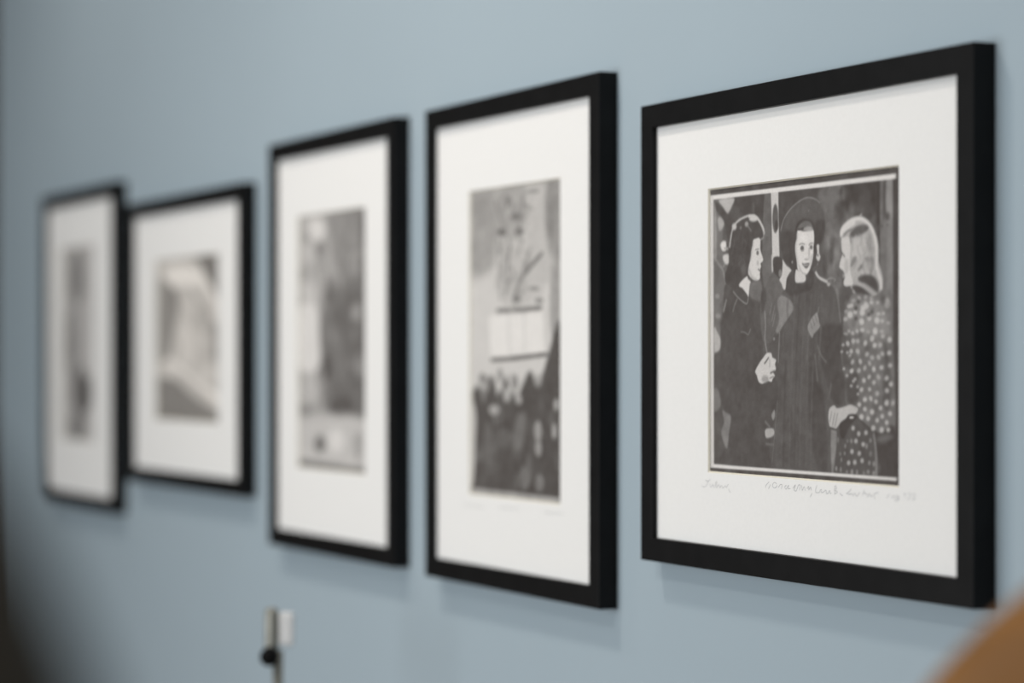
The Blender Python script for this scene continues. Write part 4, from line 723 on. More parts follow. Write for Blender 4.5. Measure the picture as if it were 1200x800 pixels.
 (0,180,1.3,1,0.9,[2948,1325,2939,1322,2925,1321,2911,1324,2900,1330,2894,1338,2897,1344,2906,1348,2919,1348,2933,1345,2945,1339,2950,1332]),
 (0,194,1.3,1,0.9,[2566,1289,2570,1280,2567,1271,2555,1265,2540,1263,2524,1266,2512,1273,2507,1282,2511,1291,2522,1298,2538,1300,2554,1297]),
 (0,166,1.3,1,0.9,[2652,1258,2643,1252,2630,1249,2615,1250,2603,1255,2597,1262,2598,1270,2607,1277,2620,1280,2635,1279,2647,1274,2653,1266]),
 (0,180,1.3,1,0.9,[2853,1264,2847,1258,2835,1254,2820,1254,2806,1258,2797,1264,2795,1270,2801,1277,2813,1280,2828,1280,2842,1277,2851,1271]),
 (0,180,1.3,1,0.9,[2417,1262,2420,1253,2416,1245,2406,1240,2392,1239,2379,1243,2369,1250,2366,1259,2370,1267,2381,1272,2394,1272,2408,1269]),
 (0,166,1.3,1,0.9,[2320,1248,2313,1242,2299,1239,2282,1240,2265,1243,2254,1249,2251,1255,2257,1261,2271,1264,2289,1264,2306,1260,2317,1255]),
 (0,194,1.3,1,0.9,[2482,1274,2483,1265,2477,1258,2468,1255,2456,1256,2446,1261,2441,1269,2440,1278,2445,1285,2455,1288,2466,1287,2476,1282]),
 (0,180,1.3,1,0.9,[2707,1211,2704,1204,2695,1199,2683,1197,2671,1199,2662,1203,2658,1210,2661,1217,2669,1222,2681,1224,2694,1222,2703,1217]),
 (0,180,1.3,1,0.9,[2869,1222,2863,1214,2852,1210,2838,1209,2825,1212,2818,1219,2817,1227,2823,1235,2834,1240,2848,1241,2860,1237,2868,1230]),
 (0,180,1.3,1,0.9,[2353,1278,2357,1271,2354,1265,2347,1261,2336,1260,2324,1262,2316,1267,2312,1274,2315,1281,2323,1285,2334,1286,2345,1284]),
 (0,196,1.4,1,1.0,[2587,1463,2582,1448,2567,1438,2548,1435,2529,1439,2515,1450,2510,1464,2515,1478,2529,1488,2548,1492,2567,1488,2582,1477]),
 (0,196,1.4,1,1.0,[2577,1425,2572,1411,2558,1401,2539,1397,2519,1402,2505,1412,2500,1427,2505,1441,2519,1451,2539,1455,2558,1450,2572,1440]),
 (0,196,1.4,1,1.0,[2567,1350,2562,1336,2548,1326,2529,1322,2510,1327,2496,1337,2490,1352,2496,1366,2510,1376,2529,1380,2548,1376,2562,1365]),
 (0,196,1.4,1,1.0,[2796,1358,2791,1344,2777,1333,2758,1330,2739,1334,2725,1345,2720,1359,2725,1373,2739,1383,2758,1387,2777,1382,2791,1372]),
 (0,196,1.4,1,1.0,[2767,1268,2762,1254,2749,1244,2730,1240,2711,1244,2697,1254,2692,1269,2697,1283,2711,1293,2730,1297,2749,1293,2762,1282]),
 (0,196,1.4,1,1.0,[2635,1483,2629,1469,2615,1459,2596,1455,2577,1459,2563,1470,2558,1485,2563,1499,2577,1509,2596,1512,2615,1508,2629,1497]),
 (0,196,1.4,1,1.0,[2393,1412,2388,1398,2374,1388,2354,1384,2335,1388,2320,1399,2315,1414,2320,1428,2335,1438,2354,1442,2374,1438,2388,1427]),
 (0,98,1.2,1,1.0,[2468,1465,2464,1456,2455,1449,2442,1447,2429,1449,2419,1457,2416,1466,2419,1475,2429,1482,2442,1484,2455,1481,2464,1474]),
 (0,98,1.2,1,1.0,[2708,1428,2704,1419,2695,1412,2682,1410,2670,1413,2660,1420,2657,1429,2660,1438,2670,1445,2682,1447,2695,1444,2704,1438]),
 (0,98,1.2,1,1.0,[2506,1518,2503,1509,2494,1502,2481,1500,2468,1503,2458,1510,2455,1519,2458,1528,2468,1535,2481,1537,2494,1534,2503,1527]),
 (0,98,1.2,1,1.0,[2468,1379,2464,1370,2455,1363,2442,1361,2429,1363,2419,1370,2416,1380,2419,1389,2429,1396,2442,1398,2455,1395,2464,1388]),
 (0,98,1.2,1,1.0,[2660,1408,2657,1399,2647,1392,2635,1390,2622,1392,2612,1399,2609,1409,2612,1418,2622,1424,2635,1427,2647,1424,2657,1417]),
 (0,188,1.2,1,1.0,[2520,656,2516,646,2506,638,2492,635,2479,638,2469,645,2465,655,2469,665,2479,673,2492,676,2506,673,2516,666]),
 (0,188,1.2,1,1.0,[2604,620,2600,610,2590,602,2577,599,2563,602,2553,609,2550,619,2553,629,2563,636,2577,639,2590,637,2600,630]),
 (0,188,1.2,1,1.0,[2717,598,2713,587,2701,578,2685,574,2670,577,2658,586,2654,597,2658,609,2670,618,2685,621,2701,618,2713,610]),
 (0,188,1.2,1,1.0,[2836,633,2832,623,2823,616,2809,613,2796,615,2787,622,2783,632,2787,642,2796,649,2809,652,2823,650,2832,643]),
 (0,188,1.2,1,1.0,[2926,671,2922,661,2913,654,2900,651,2887,654,2877,661,2873,671,2877,680,2887,688,2900,691,2913,688,2922,681]),
 (0,188,1.2,1,1.0,[2974,589,2971,579,2961,572,2948,569,2935,571,2926,579,2922,588,2926,598,2935,606,2948,608,2961,606,2971,599]),
 (0,188,1.2,1,1.0,[2860,564,2857,554,2847,547,2834,544,2821,546,2811,553,2808,563,2811,573,2821,580,2834,583,2847,581,2857,574]),
 (0,188,1.2,1,1.0,[2558,553,2554,542,2542,533,2526,529,2510,532,2498,540,2494,552,2498,564,2510,573,2526,576,2542,574,2554,565]),
 (0,188,1.2,1,1.0,[2654,541,2650,531,2640,524,2627,521,2614,523,2604,530,2600,540,2604,550,2614,558,2627,561,2640,558,2650,551]),
 (0,188,1.2,1,1.0,[2786,530,2783,520,2773,513,2760,510,2747,512,2737,519,2733,529,2737,539,2747,546,2760,549,2773,547,2783,540]),
 (0,188,1.2,1,1.0,[2926,515,2922,505,2913,497,2900,494,2887,497,2877,504,2873,513,2877,523,2887,531,2900,534,2913,531,2922,524]),
 (0,188,1.2,1,1.0,[2734,464,2729,452,2718,443,2702,440,2686,442,2675,451,2670,462,2675,474,2686,483,2702,487,2718,484,2729,475]),
 (0,188,1.2,1,1.0,[2857,453,2853,441,2842,432,2826,429,2810,432,2799,440,2795,451,2799,463,2810,472,2826,475,2842,473,2853,464]),
 (0,188,1.2,1,1.0,[2950,455,2947,445,2937,438,2924,435,2911,437,2901,444,2898,454,2901,464,2911,471,2924,474,2937,472,2947,465]),
 (0,176,1.1,1,1.0,[2425,457,2422,446,2412,438,2399,435,2386,438,2377,445,2373,455,2377,466,2386,474,2399,477,2412,474,2422,467]),
 (0,176,1.1,1,1.0,[2510,412,2506,401,2497,393,2484,390,2471,393,2462,400,2458,410,2462,421,2471,429,2484,432,2497,429,2506,422]),
 (0,176,1.1,1,1.0,[2619,424,2616,413,2606,406,2594,402,2581,405,2571,412,2568,422,2571,433,2581,441,2594,444,2606,441,2616,434]),
 (0,176,1.1,1,1.0,[2467,349,2464,339,2455,331,2442,328,2429,330,2419,338,2416,348,2419,358,2429,366,2442,369,2455,367,2464,360]),
 (0,176,1.1,1,1.0,[2577,324,2574,314,2564,306,2552,303,2539,305,2529,313,2526,323,2529,333,2539,341,2552,344,2564,342,2574,335]),
 (0,176,1.1,1,1.0,[2408,258,2405,248,2395,240,2382,236,2369,239,2359,246,2356,256,2359,267,2369,275,2382,278,2395,276,2405,268]),
 (0,176,1.1,1,1.0,[2518,248,2515,237,2505,229,2492,226,2480,228,2470,236,2467,246,2470,256,2480,264,2492,267,2505,265,2515,258]),
 (0,176,1.1,1,1.0,[2560,188,2557,178,2548,170,2535,166,2522,169,2512,176,2509,186,2512,197,2522,205,2535,208,2548,206,2557,198]),
 (0,176,1.1,1,1.0,[2451,170,2447,159,2438,152,2425,148,2412,151,2402,158,2399,168,2402,179,2412,187,2425,190,2438,188,2447,180]),
 (0,176,1.1,1,1.0,[2357,162,2353,151,2344,143,2331,140,2318,142,2308,150,2304,160,2308,171,2318,179,2331,182,2344,180,2353,172]),
 (0,132,1.2,1,0.9,[2332,345,2329,338,2323,333,2313,330,2304,332,2298,337,2295,344,2298,352,2304,357,2313,360,2323,358,2329,353]),
 (0,158,1.2,1,0.9,[2285,240,2283,233,2278,227,2270,225,2263,227,2258,232,2256,239,2258,246,2263,252,2270,254,2278,252,2283,247]),
 (0,132,1.2,1,0.9,[2182,351,2180,339,2174,330,2167,326,2159,329,2153,338,2151,350,2153,362,2159,371,2167,374,2174,371,2180,363]),
 (0,132,1.2,1,0.9,[2220,233,2218,225,2211,219,2201,217,2192,219,2185,224,2182,232,2185,240,2192,245,2201,248,2211,246,2218,241]),
 (0,146,1.2,1,0.9,[2232,186,2230,177,2225,171,2219,168,2212,170,2207,176,2205,185,2207,194,2212,200,2219,202,2225,200,2230,194]),
 (0,158,1.2,1,0.9,[2675,360,2673,352,2668,347,2660,345,2653,346,2647,352,2645,359,2647,367,2653,372,2660,375,2668,373,2673,367]),
 (0,158,1.2,1,0.9,[2618,312,2616,300,2610,291,2602,288,2594,291,2588,299,2586,311,2588,322,2594,331,2602,334,2610,331,2616,323]),
 (0,132,1.2,1,0.9,[2678,248,2675,237,2669,229,2660,226,2652,228,2645,236,2643,247,2645,258,2652,266,2660,269,2669,267,2675,259]),
 (0,158,1.2,1,0.9,[2662,173,2660,164,2653,157,2644,155,2634,157,2627,163,2625,172,2627,181,2634,187,2644,190,2653,188,2660,182]),
 (0,158,1.2,1,0.9,[2724,166,2722,155,2717,147,2710,143,2704,146,2699,154,2697,165,2699,176,2704,184,2710,188,2717,185,2722,177]),
 (0,158,1.2,1,0.9,[2646,98,2643,90,2636,84,2627,82,2618,83,2611,89,2608,96,2611,104,2618,110,2627,112,2636,111,2643,105]),
 (0,158,1.2,1,0.9,[2729,92,2727,83,2720,76,2710,73,2701,75,2694,82,2691,90,2694,99,2701,106,2710,109,2720,107,2727,100]),
 (0,132,1.2,1,0.9,[2578,86,2575,78,2569,72,2560,69,2551,71,2545,77,2542,84,2545,92,2551,98,2560,100,2569,99,2575,93]),
 (0,158,1.2,1,0.9,[2474,86,2472,76,2467,67,2459,64,2451,67,2445,74,2443,85,2445,96,2451,104,2459,107,2467,104,2472,97]),
 (0,158,1.2,1,0.9,[2401,88,2399,77,2392,69,2382,66,2372,68,2365,76,2362,86,2365,97,2372,105,2382,109,2392,106,2399,99]),
 (0,146,1.2,1,0.9,[2323,85,2321,77,2314,72,2305,69,2296,71,2289,76,2286,83,2289,91,2296,97,2305,99,2314,97,2321,92]),
 (0,146,1.2,1,0.9,[2225,100,2223,89,2217,80,2210,77,2202,80,2197,88,2195,99,2197,110,2202,119,2210,122,2217,119,2223,111]),
 (0,158,1.2,1,0.9,[2155,107,2153,97,2148,90,2140,88,2133,90,2128,97,2126,106,2128,115,2133,122,2140,125,2148,123,2153,116]),
 (0,146,1.2,1,0.9,[2293,302,2291,293,2286,286,2279,283,2272,286,2267,292,2265,301,2267,310,2272,317,2279,319,2286,317,2291,311]),
 (0,146,1.2,1,0.9,[2391,347,2389,338,2382,331,2373,328,2365,331,2358,337,2356,346,2358,355,2365,362,2373,365,2382,363,2389,356]),
 (0,190,0.9,1,1.0,[2025,600,2068,634,2114,642,2153,621,2253,633,2356,653,2416,642,2473,622,2442,578,2364,559,2304,537,2201,491,2132,443,2087,459,2044,451,2017,523]),
 (1,136,0.8,1,1.0,[2114,576,2082,474]),
 (1,136,0.8,1,1.0,[2159,570,2119,460]),
 (1,136,0.8,1,1.0,[2068,590,2041,502]),
 (1,84,0.8,1.6,1.0,[2041,451,2087,442,2140,436]),
 (1,100,0.8,1.4,1.0,[2140,646,2193,633,2246,651]),
 (0,76,1,1,1.0,[2193,484,2285,533,2325,566,2403,575,2468,561,2429,525,2351,473,2299,406,2259,362,2206,382]),
 (1,82,1,1.6,1.0,[2455,547,2558,499,2660,451]),
 (0,212,0.7,1,1.0,[2412,546,2407,541,2395,537,2377,535,2359,536,2347,540,2342,545,2347,550,2359,554,2377,555,2395,554,2407,551]),
 (0,226,0.4,0,1.0,[-7,2562,3032,2557,3032,2515,-7,2520]),
 (0,224,0.4,0,1.0,[6,65,3040,66,3042,38,6,33]),
 (0,212,0.4,0,1.0,[-7,2562,58,2561,63,35,3,34]),
 (0,86,0.35,0,1.0,[-198,2597,3157,2585,3157,2559,-198,2562]),
 (0,86,0.3,0,1.0,[-198,2661,3157,2641,3157,2557,-198,2581]),
 (0,86,0.35,0,1.0,[-198,30,3157,39,3157,-72,-198,-98]),
 (0,86,0.35,0,1.0,[-198,2645,-7,2633,3,-65,-198,-74]),
 (0,80,0.4,0,1.0,[3030,2650,3182,2639,3182,-140,3042,-148]),
]
ART_F4 = [
 (0,176,0.3,0,1.0,[-163,3446,2316,3422,2316,-52,-163,-48]),
 (0,204,12,1,1.0,[-47,2381,2236,2314,2236,1156,-47,1035]),
 (0,160,9,1,1.0,[-47,3381,591,3380,635,2643,321,2465,-47,2573]),
 (0,188,8,1,1.0,[987,3355,1913,3350,1954,2322,1074,2070,724,2358]),
 (0,150,7,1,1.0,[1913,3332,2276,3345,2276,2580,1954,2682]),
 (0,148,9,1,1.0,[434,3162,410,3078,344,3019,253,3001,161,3028,94,3095,69,3182,94,3267,161,3326,253,3344,344,3315,410,3249]),
 (0,140,8,1,1.0,[2156,3031,2140,2916,2096,2833,2035,2804,1974,2838,1930,2926,1913,3044,1930,3160,1974,3243,2035,3271,2096,3236,2140,3148]),
 (0,160,6,1,1.0,[2035,2409,2256,2420,2256,1690,2035,1781]),
 (0,96,2,1,1.0,[1061,3220,1051,3193,1024,3174,987,3169,950,3178,923,3200,913,3229,923,3256,950,3275,987,3280,1024,3271,1051,3249]),
 (0,98,2,1,1.0,[1331,3039,1308,3022,1245,3012,1160,3011,1074,3020,1010,3037,987,3057,1010,3074,1074,3085,1160,3085,1245,3075,1308,3059]),
 (0,92,2,1,1.0,[944,2892,929,2872,889,2859,834,2856,779,2864,739,2881,724,2902,739,2922,779,2935,834,2938,889,2930,929,2913]),
 (0,98,2,1,1.0,[1381,2880,1366,2861,1324,2848,1267,2845,1209,2853,1167,2870,1151,2891,1167,2911,1209,2924,1267,2926,1324,2918,1366,2901]),
 (0,128,2,1,1.0,[1749,2256,1732,2247,1687,2242,1625,2241,1562,2245,1516,2253,1499,2262,1516,2271,1562,2277,1625,2277,1687,2273,1732,2265]),
 (0,126,2,1,1.0,[1288,2158,1274,2138,1235,2124,1181,2120,1128,2126,1088,2142,1074,2163,1088,2183,1128,2197,1181,2201,1235,2194,1274,2178]),
 (0,138,2,1,1.0,[1852,2127,1838,2113,1801,2104,1749,2102,1697,2106,1659,2117,1646,2131,1659,2145,1697,2154,1749,2156,1801,2151,1838,2140]),
 (0,140,2,1,1.0,[1749,3289,1730,3281,1677,3277,1604,3279,1531,3286,1477,3296,1457,3307,1477,3315,1531,3318,1604,3316,1677,3309,1730,3299]),
 (0,142,2,1,1.0,[801,2693,794,2670,774,2653,746,2648,719,2656,698,2674,691,2697,698,2720,719,2737,746,2742,774,2734,794,2716]),
 (1,112,2,4,1.0,[1352,3240,1331,3122,1288,2968]),
 (1,128,2,4,1.0,[658,3234,768,3050,944,2873,1030,2721]),
 (1,122,2,4.4,1.0,[1020,2721,987,2592,965,2463]),
 (1,130,2,3,1.0,[944,2445,922,2213]),
 (1,116,2,4.6,1.0,[1811,2625,1541,2499,1288,2360,1160,2207]),
 (1,150,2,3,1.0,[702,2922,746,2451,768,2170]),
 (1,150,2,3,1.0,[1331,2800,1203,2621]),
 (1,150,2,3,1.0,[1541,2699,1074,2070]),
 (1,124,2,5,1.0,[702,2040,1181,2035,1790,2051]),
 (0,224,3,0,1.0,[479,1987,1831,2010,1872,1576,524,1533]),
 (1,196,3,3,1.0,[987,1979,1009,1588]),
 (1,200,3,3,1.0,[1373,1972,1394,1605]),
 (1,112,1.6,4.6,1.0,[546,1500,1074,1514,1934,1558]),
 (0,150,7,1,0.6,[768,3368,1373,3358,1415,2961,1074,2812,768,2994]),
 (1,135,2.5,2.8498609745532715,0.5,[1209,2190,1140,2099,1377,2002]),
 (1,135,2.5,3.4118299786275608,0.5,[1064,3161,1083,3068,917,2983]),
 (1,135,2.5,2.878820314712712,0.5,[725,2983,670,2892,634,2800]),
 (1,150,2.5,3.414275295429362,0.5,[1126,2408,1094,2317,1121,2223]),
 (1,120,2.5,2.527472164182324,0.5,[1218,3171,1238,3077,1086,2993]),
 (1,215,2.5,3.6973991298641797,0.5,[670,2621,622,2529,813,2429]),
 (1,150,2.5,2.305050016403606,0.5,[1344,2211,1283,2120,1338,2027]),
 (1,120,2.5,3.3416480963349358,0.5,[995,3186,893,3099,1069,2997]),
 (1,150,2.5,3.8570097440151847,0.5,[840,2755,929,2658,850,2567]),
 (1,135,2.5,3.9188841331475945,0.5,[785,2470,683,2379,688,2285]),
 (1,215,2.5,2.4252778905283883,0.5,[671,2837,636,2744,646,2650]),
 (1,150,2.5,2.0162774179931064,0.5,[726,2838,683,2746,878,2644]),
 (1,135,2.5,2.2226424584917064,0.5,[1382,3158,1278,3072,1435,2972]),
 (1,135,2.5,2.2823125842221432,0.5,[969,3066,1015,2971,916,2883]),
 (1,135,2.5,3.844112407130356,0.5,[1336,2355,1414,2261,1177,2175]),
 (1,120,2.5,2.6401009253185643,0.5,[1051,3213,1100,3118,1156,3022]),
 (1,135,2.5,3.8988232759094226,0.5,[1414,2661,1523,2565,1355,2479]),
 (1,120,2.5,3.4801970110724265,0.5,[1004,2429,1018,2336,956,2245]),
 (1,120,2.5,2.279479392919381,0.5,[1447,3295,1320,3211,1601,3103]),
 (1,150,2.5,2.9110047420756384,0.5,[893,2606,860,2514,872,2420]),
 (1,135,2.5,3.541196179344927,0.5,[1348,2571,1441,2476,1321,2388]),
 (1,215,2.5,2.5475227439892727,0.5,[993,2280,986,2187,1120,2091]),
 (1,135,2.5,2.275386059051274,0.5,[893,2957,894,2863,832,2773]),
 (1,120,2.5,2.1009222134199756,0.5,[1279,2954,1188,2866,1361,2766]),
 (1,135,2.5,3.9852336474883305,0.5,[1243,2433,1204,2342,1290,2247]),
 (1,135,2.5,3.389097327455663,0.5,[1366,3190,1485,3091,1343,3007]),
 (1,150,2.5,3.2308329824173754,0.5,[719,2950,612,2861,800,2759]),
 (1,120,2.5,3.7259826246019285,0.5,[1034,2515,1124,2420,929,2333]),
 (1,135,2.5,3.3294722199833595,0.5,[817,2544,799,2451,883,2355]),
 (1,215,2.5,3.705477236467872,0.5,[1013,2167,1018,2074,1134,1979]),
 (1,215,2.5,2.8742763009682686,0.5,[1034,3197,938,3109,1057,3010]),
 (1,150,2.5,2.2530075628886146,0.5,[1001,3323,1077,3226,1101,3132]),
 (1,215,2.5,2.595310018372519,0.5,[1447,3012,1327,2926,1407,2831]),
 (1,135,2.5,3.981083010339878,0.5,[930,2956,837,2867,836,2774]),
 (0,110,4,1,0.7,[972,1210,962,1176,936,1151,900,1141,864,1150,838,1175,828,1209,838,1244,864,1269,900,1279,936,1270,962,1245]),
 (0,110,4,1,0.7,[1947,1303,1936,1264,1907,1236,1868,1225,1828,1235,1799,1263,1789,1302,1799,1341,1828,1369,1868,1380,1907,1370,1936,1341]),
 (0,96,4,1,0.7,[381,1294,369,1266,338,1246,296,1238,253,1245,221,1265,210,1293,221,1322,253,1342,296,1350,338,1343,369,1322]),
 (0,170,4,1,0.7,[1600,1076,1592,1044,1569,1020,1539,1011,1508,1019,1485,1042,1477,1074,1485,1107,1508,1130,1539,1139,1569,1131,1592,1108]),
 (0,170,4,1,0.7,[292,1196,285,1159,267,1131,242,1121,217,1131,199,1158,192,1195,199,1233,217,1260,242,1270,267,1260,285,1233]),
 (0,170,4,1,0.7,[1393,1071,1382,1034,1351,1007,1308,997,1266,1006,1234,1032,1223,1069,1234,1105,1266,1132,1308,1143,1351,1133,1382,1107]),
 (0,170,4,1,0.7,[1597,1074,1588,1036,1563,1008,1528,997,1493,1007,1467,1034,1458,1072,1467,1110,1493,1138,1528,1148,1563,1139,1588,1111]),
 (0,110,4,1,0.7,[513,1136,501,1108,470,1087,426,1079,382,1086,350,1106,338,1135,350,1163,382,1184,426,1192,470,1185,501,1164]),
 (0,150,4,1,0.7,[1587,1259,1578,1211,1554,1175,1520,1161,1487,1174,1462,1209,1453,1258,1462,1307,1487,1343,1520,1356,1554,1343,1578,1308]),
 (0,96,4,1,0.7,[1681,1150,1673,1117,1653,1093,1625,1083,1597,1092,1577,1116,1569,1149,1577,1182,1597,1206,1625,1216,1653,1207,1673,1183]),
 (0,150,4,1,0.7,[288,1118,276,1088,245,1066,202,1057,159,1065,127,1086,115,1116,127,1146,159,1168,202,1176,245,1168,276,1147]),
 (0,96,4,1,0.7,[967,1142,961,1094,942,1059,917,1046,892,1059,874,1093,867,1141,874,1188,892,1224,917,1236,942,1224,961,1189]),
 (0,150,4,1,0.7,[1766,1280,1757,1249,1733,1226,1700,1217,1667,1225,1642,1248,1633,1280,1642,1311,1667,1334,1700,1343,1733,1334,1757,1312]),
 (0,170,4,1,0.7,[1258,1270,1250,1240,1227,1219,1196,1211,1165,1218,1142,1240,1134,1269,1142,1298,1165,1320,1196,1328,1227,1320,1250,1299]),
 (0,110,4,1,0.7,[629,1259,618,1228,589,1205,550,1197,511,1205,482,1227,471,1258,482,1289,511,1312,550,1320,589,1312,618,1290]),
 (0,150,4,1,0.7,[1540,1107,1530,1057,1501,1021,1463,1007,1424,1020,1396,1055,1386,1105,1396,1154,1424,1191,1463,1204,1501,1192,1530,1156]),
 (0,150,4,1,0.7,[1758,1228,1749,1198,1725,1177,1693,1168,1660,1176,1635,1197,1627,1227,1635,1257,1660,1278,1693,1286,1725,1279,1749,1257]),
 (0,170,4,1,0.7,[1639,1108,1633,1065,1616,1033,1593,1022,1569,1033,1552,1064,1546,1106,1552,1149,1569,1181,1593,1192,1616,1181,1633,1150]),
 (0,110,4,1,0.7,[618,1150,611,1105,594,1071,570,1058,546,1070,529,1104,522,1149,529,1196,546,1229,570,1242,594,1230,611,1196]),
 (0,150,4,1,0.7,[653,1237,642,1201,611,1174,570,1164,528,1174,497,1200,486,1236,497,1272,528,1299,570,1309,611,1300,642,1273]),
 (0,170,4,1,0.7,[634,1149,627,1105,607,1073,579,1062,552,1073,532,1104,524,1148,532,1191,552,1223,579,1235,607,1224,627,1192]),
 (0,110,4,1,0.7,[876,1094,864,1058,833,1031,791,1021,748,1030,717,1056,705,1092,717,1129,748,1156,791,1166,833,1156,864,1130]),
 (0,110,4,1,0.7,[689,1170,683,1137,666,1113,644,1104,621,1113,604,1137,598,1169,604,1202,621,1227,644,1236,666,1227,683,1203]),
 (0,110,4,1,0.7,[1218,1247,1209,1208,1186,1179,1154,1169,1122,1179,1099,1207,1090,1246,1099,1284,1122,1313,1154,1323,1186,1313,1209,1285]),
 (0,110,4,1,0.7,[407,1091,396,1045,367,1010,328,997,288,1009,259,1043,248,1089,259,1136,288,1171,328,1184,367,1172,396,1138]),
 (0,96,4,1,0.7,[1050,1074,1040,1050,1013,1031,975,1024,937,1030,910,1048,899,1072,910,1097,937,1116,975,1123,1013,1117,1040,1099]),
 (0,86,4.5,1,1.0,[46,1113,184,1210,275,1115,344,1021,434,1183,524,1307,613,1213,724,1102,856,1215,922,1328,1009,1179,1138,1051,1245,1126,1331,1219,1457,1348,1562,1367,1666,1222,1790,1259,1913,1476,2035,1656,2116,1799,2276,1761,2276,53,23,47,92,558,138,846]),
 (0,112,4,1,0.55,[530,512,525,442,512,390,495,371,477,389,464,440,459,510,464,580,477,632,495,651,512,633,525,582]),
 (0,84,4,1,0.55,[2098,1027,2089,990,2065,963,2032,952,1999,961,1975,988,1966,1025,1975,1063,1999,1090,2032,1101,2065,1091,2089,1064]),
 (0,112,4,1,0.55,[1394,887,1385,858,1362,837,1330,829,1297,836,1274,856,1265,884,1274,913,1297,934,1330,942,1362,935,1385,915]),
 (0,98,4,1,0.55,[750,223,742,180,720,147,689,134,659,144,636,175,628,218,636,262,659,295,689,308,720,297,742,266]),
 (0,98,4,1,0.55,[1312,468,1305,422,1285,389,1258,376,1230,387,1210,419,1203,464,1210,509,1230,543,1258,556,1285,544,1305,512]),
 (0,84,4,1,0.55,[1664,376,1659,344,1645,321,1626,311,1608,319,1594,342,1589,374,1594,406,1608,430,1626,439,1645,431,1659,408]),
 (0,112,4,1,0.55,[1129,1044,1123,990,1108,950,1088,935,1067,950,1052,989,1046,1043,1052,1096,1067,1136,1088,1151,1108,1137,1123,1097]),
 (0,78,4,1,0.55,[1107,551,1095,501,1065,464,1022,449,980,461,949,496,937,546,949,595,980,632,1022,647,1065,635,1095,600]),
 (0,84,4,1,0.55,[578,339,573,267,558,214,538,194,517,212,502,264,497,336,502,408,517,461,538,481,558,463,573,411]),
 (0,112,4,1,0.55,[574,329,565,259,540,207,506,187,473,204,448,254,439,324,448,394,473,446,506,466,540,448,565,398]),
 (0,98,4,1,0.55,[325,116,316,70,293,35,260,22,228,32,204,65,196,110,204,156,228,190,260,204,293,193,316,161]),
 (0,98,4,1,0.55,[1095,964,1088,904,1069,860,1042,843,1016,859,997,902,990,962,997,1022,1016,1066,1042,1083,1069,1067,1088,1023]),
 (0,78,4,1,0.55,[1325,830,1316,793,1293,766,1260,755,1228,764,1204,791,1195,827,1204,864,1228,892,1260,902,1293,893,1316,867]),
 (0,98,4,1,0.55,[1011,979,1002,922,976,880,941,864,906,878,880,920,871,977,880,1034,906,1077,941,1092,976,1077,1002,1036]),
 (0,98,4,1,0.55,[1211,582,1200,513,1172,462,1132,442,1093,459,1064,509,1053,577,1064,646,1093,698,1132,717,1172,700,1200,650]),
 (0,112,4,1,0.55,[665,415,658,340,637,285,608,264,579,283,558,337,550,411,558,486,579,542,608,563,637,543,658,490]),
 (0,112,4,1,0.55,[333,572,323,535,296,507,259,496,222,505,195,531,185,567,195,604,222,632,259,643,296,634,323,608]),
 (0,112,4,1,0.55,[1188,592,1177,519,1149,465,1110,444,1071,462,1042,515,1031,588,1042,661,1071,715,1110,736,1149,717,1177,665]),
 (0,112,4,1,0.55,[412,244,406,185,387,142,362,125,337,140,319,182,312,240,319,298,337,342,362,358,387,343,406,302]),
 (0,126,4,1,0.55,[1247,185,1240,144,1221,114,1195,102,1168,111,1149,140,1142,180,1149,221,1168,252,1195,264,1221,254,1240,225]),
 (0,84,4,1,0.55,[2139,427,2134,372,2122,332,2104,317,2086,331,2073,370,2069,424,2073,479,2086,519,2104,534,2122,520,2134,481]),
 (0,84,4,1,0.55,[732,450,724,420,702,397,672,388,643,395,621,416,613,446,621,477,643,500,672,509,702,502,724,480]),
 (0,78,4,1,0.55,[518,589,514,560,501,539,484,531,467,538,455,558,450,587,455,615,467,637,484,645,501,638,514,617]),
 (0,112,4,1,0.55,[1067,664,1056,627,1026,599,984,588,942,597,911,623,900,659,911,696,942,724,984,735,1026,726,1056,700]),
 (0,84,4,1,0.55,[240,374,233,324,214,286,187,272,161,284,141,320,134,370,141,421,161,458,187,472,214,460,233,424]),
 (0,112,4,1,0.55,[2108,879,2100,835,2076,803,2043,791,2011,802,1987,833,1978,876,1987,920,2011,952,2043,964,2076,953,2100,922]),
 (0,78,4,1,0.55,[1456,439,1448,415,1426,398,1396,390,1366,395,1344,412,1336,435,1344,458,1366,476,1396,483,1426,478,1448,462]),
 (0,98,4,1,0.55,[1628,597,1622,530,1605,481,1583,463,1560,480,1543,528,1537,594,1543,660,1560,709,1583,727,1605,710,1622,662]),
 (0,112,4,1,0.55,[1367,252,1359,218,1335,192,1303,182,1271,190,1248,213,1239,246,1248,280,1271,306,1303,316,1335,308,1359,285]),
 (0,112,4,1,0.55,[1858,1049,1850,1016,1829,992,1799,983,1769,991,1748,1015,1740,1048,1748,1080,1769,1105,1799,1114,1829,1105,1850,1082]),
 (0,84,4,1,0.55,[591,819,585,746,568,691,546,671,523,690,506,744,500,817,506,891,523,946,546,966,568,946,585,893]),
 (0,112,4,1,0.55,[830,581,820,519,793,474,756,456,718,471,691,515,681,576,691,638,718,683,756,700,793,685,820,641]),
 (0,84,4,1,0.55,[1988,172,1978,104,1952,54,1915,34,1878,50,1851,98,1842,165,1851,233,1878,284,1915,303,1952,287,1978,239]),
 (0,98,4,1,0.55,[1578,792,1570,739,1548,700,1519,684,1490,698,1468,737,1460,790,1468,843,1490,883,1519,898,1548,884,1570,846]),
 (0,126,4,1,0.55,[1427,835,1421,781,1403,742,1378,727,1353,740,1334,779,1328,832,1334,886,1353,925,1378,940,1403,926,1421,888]),
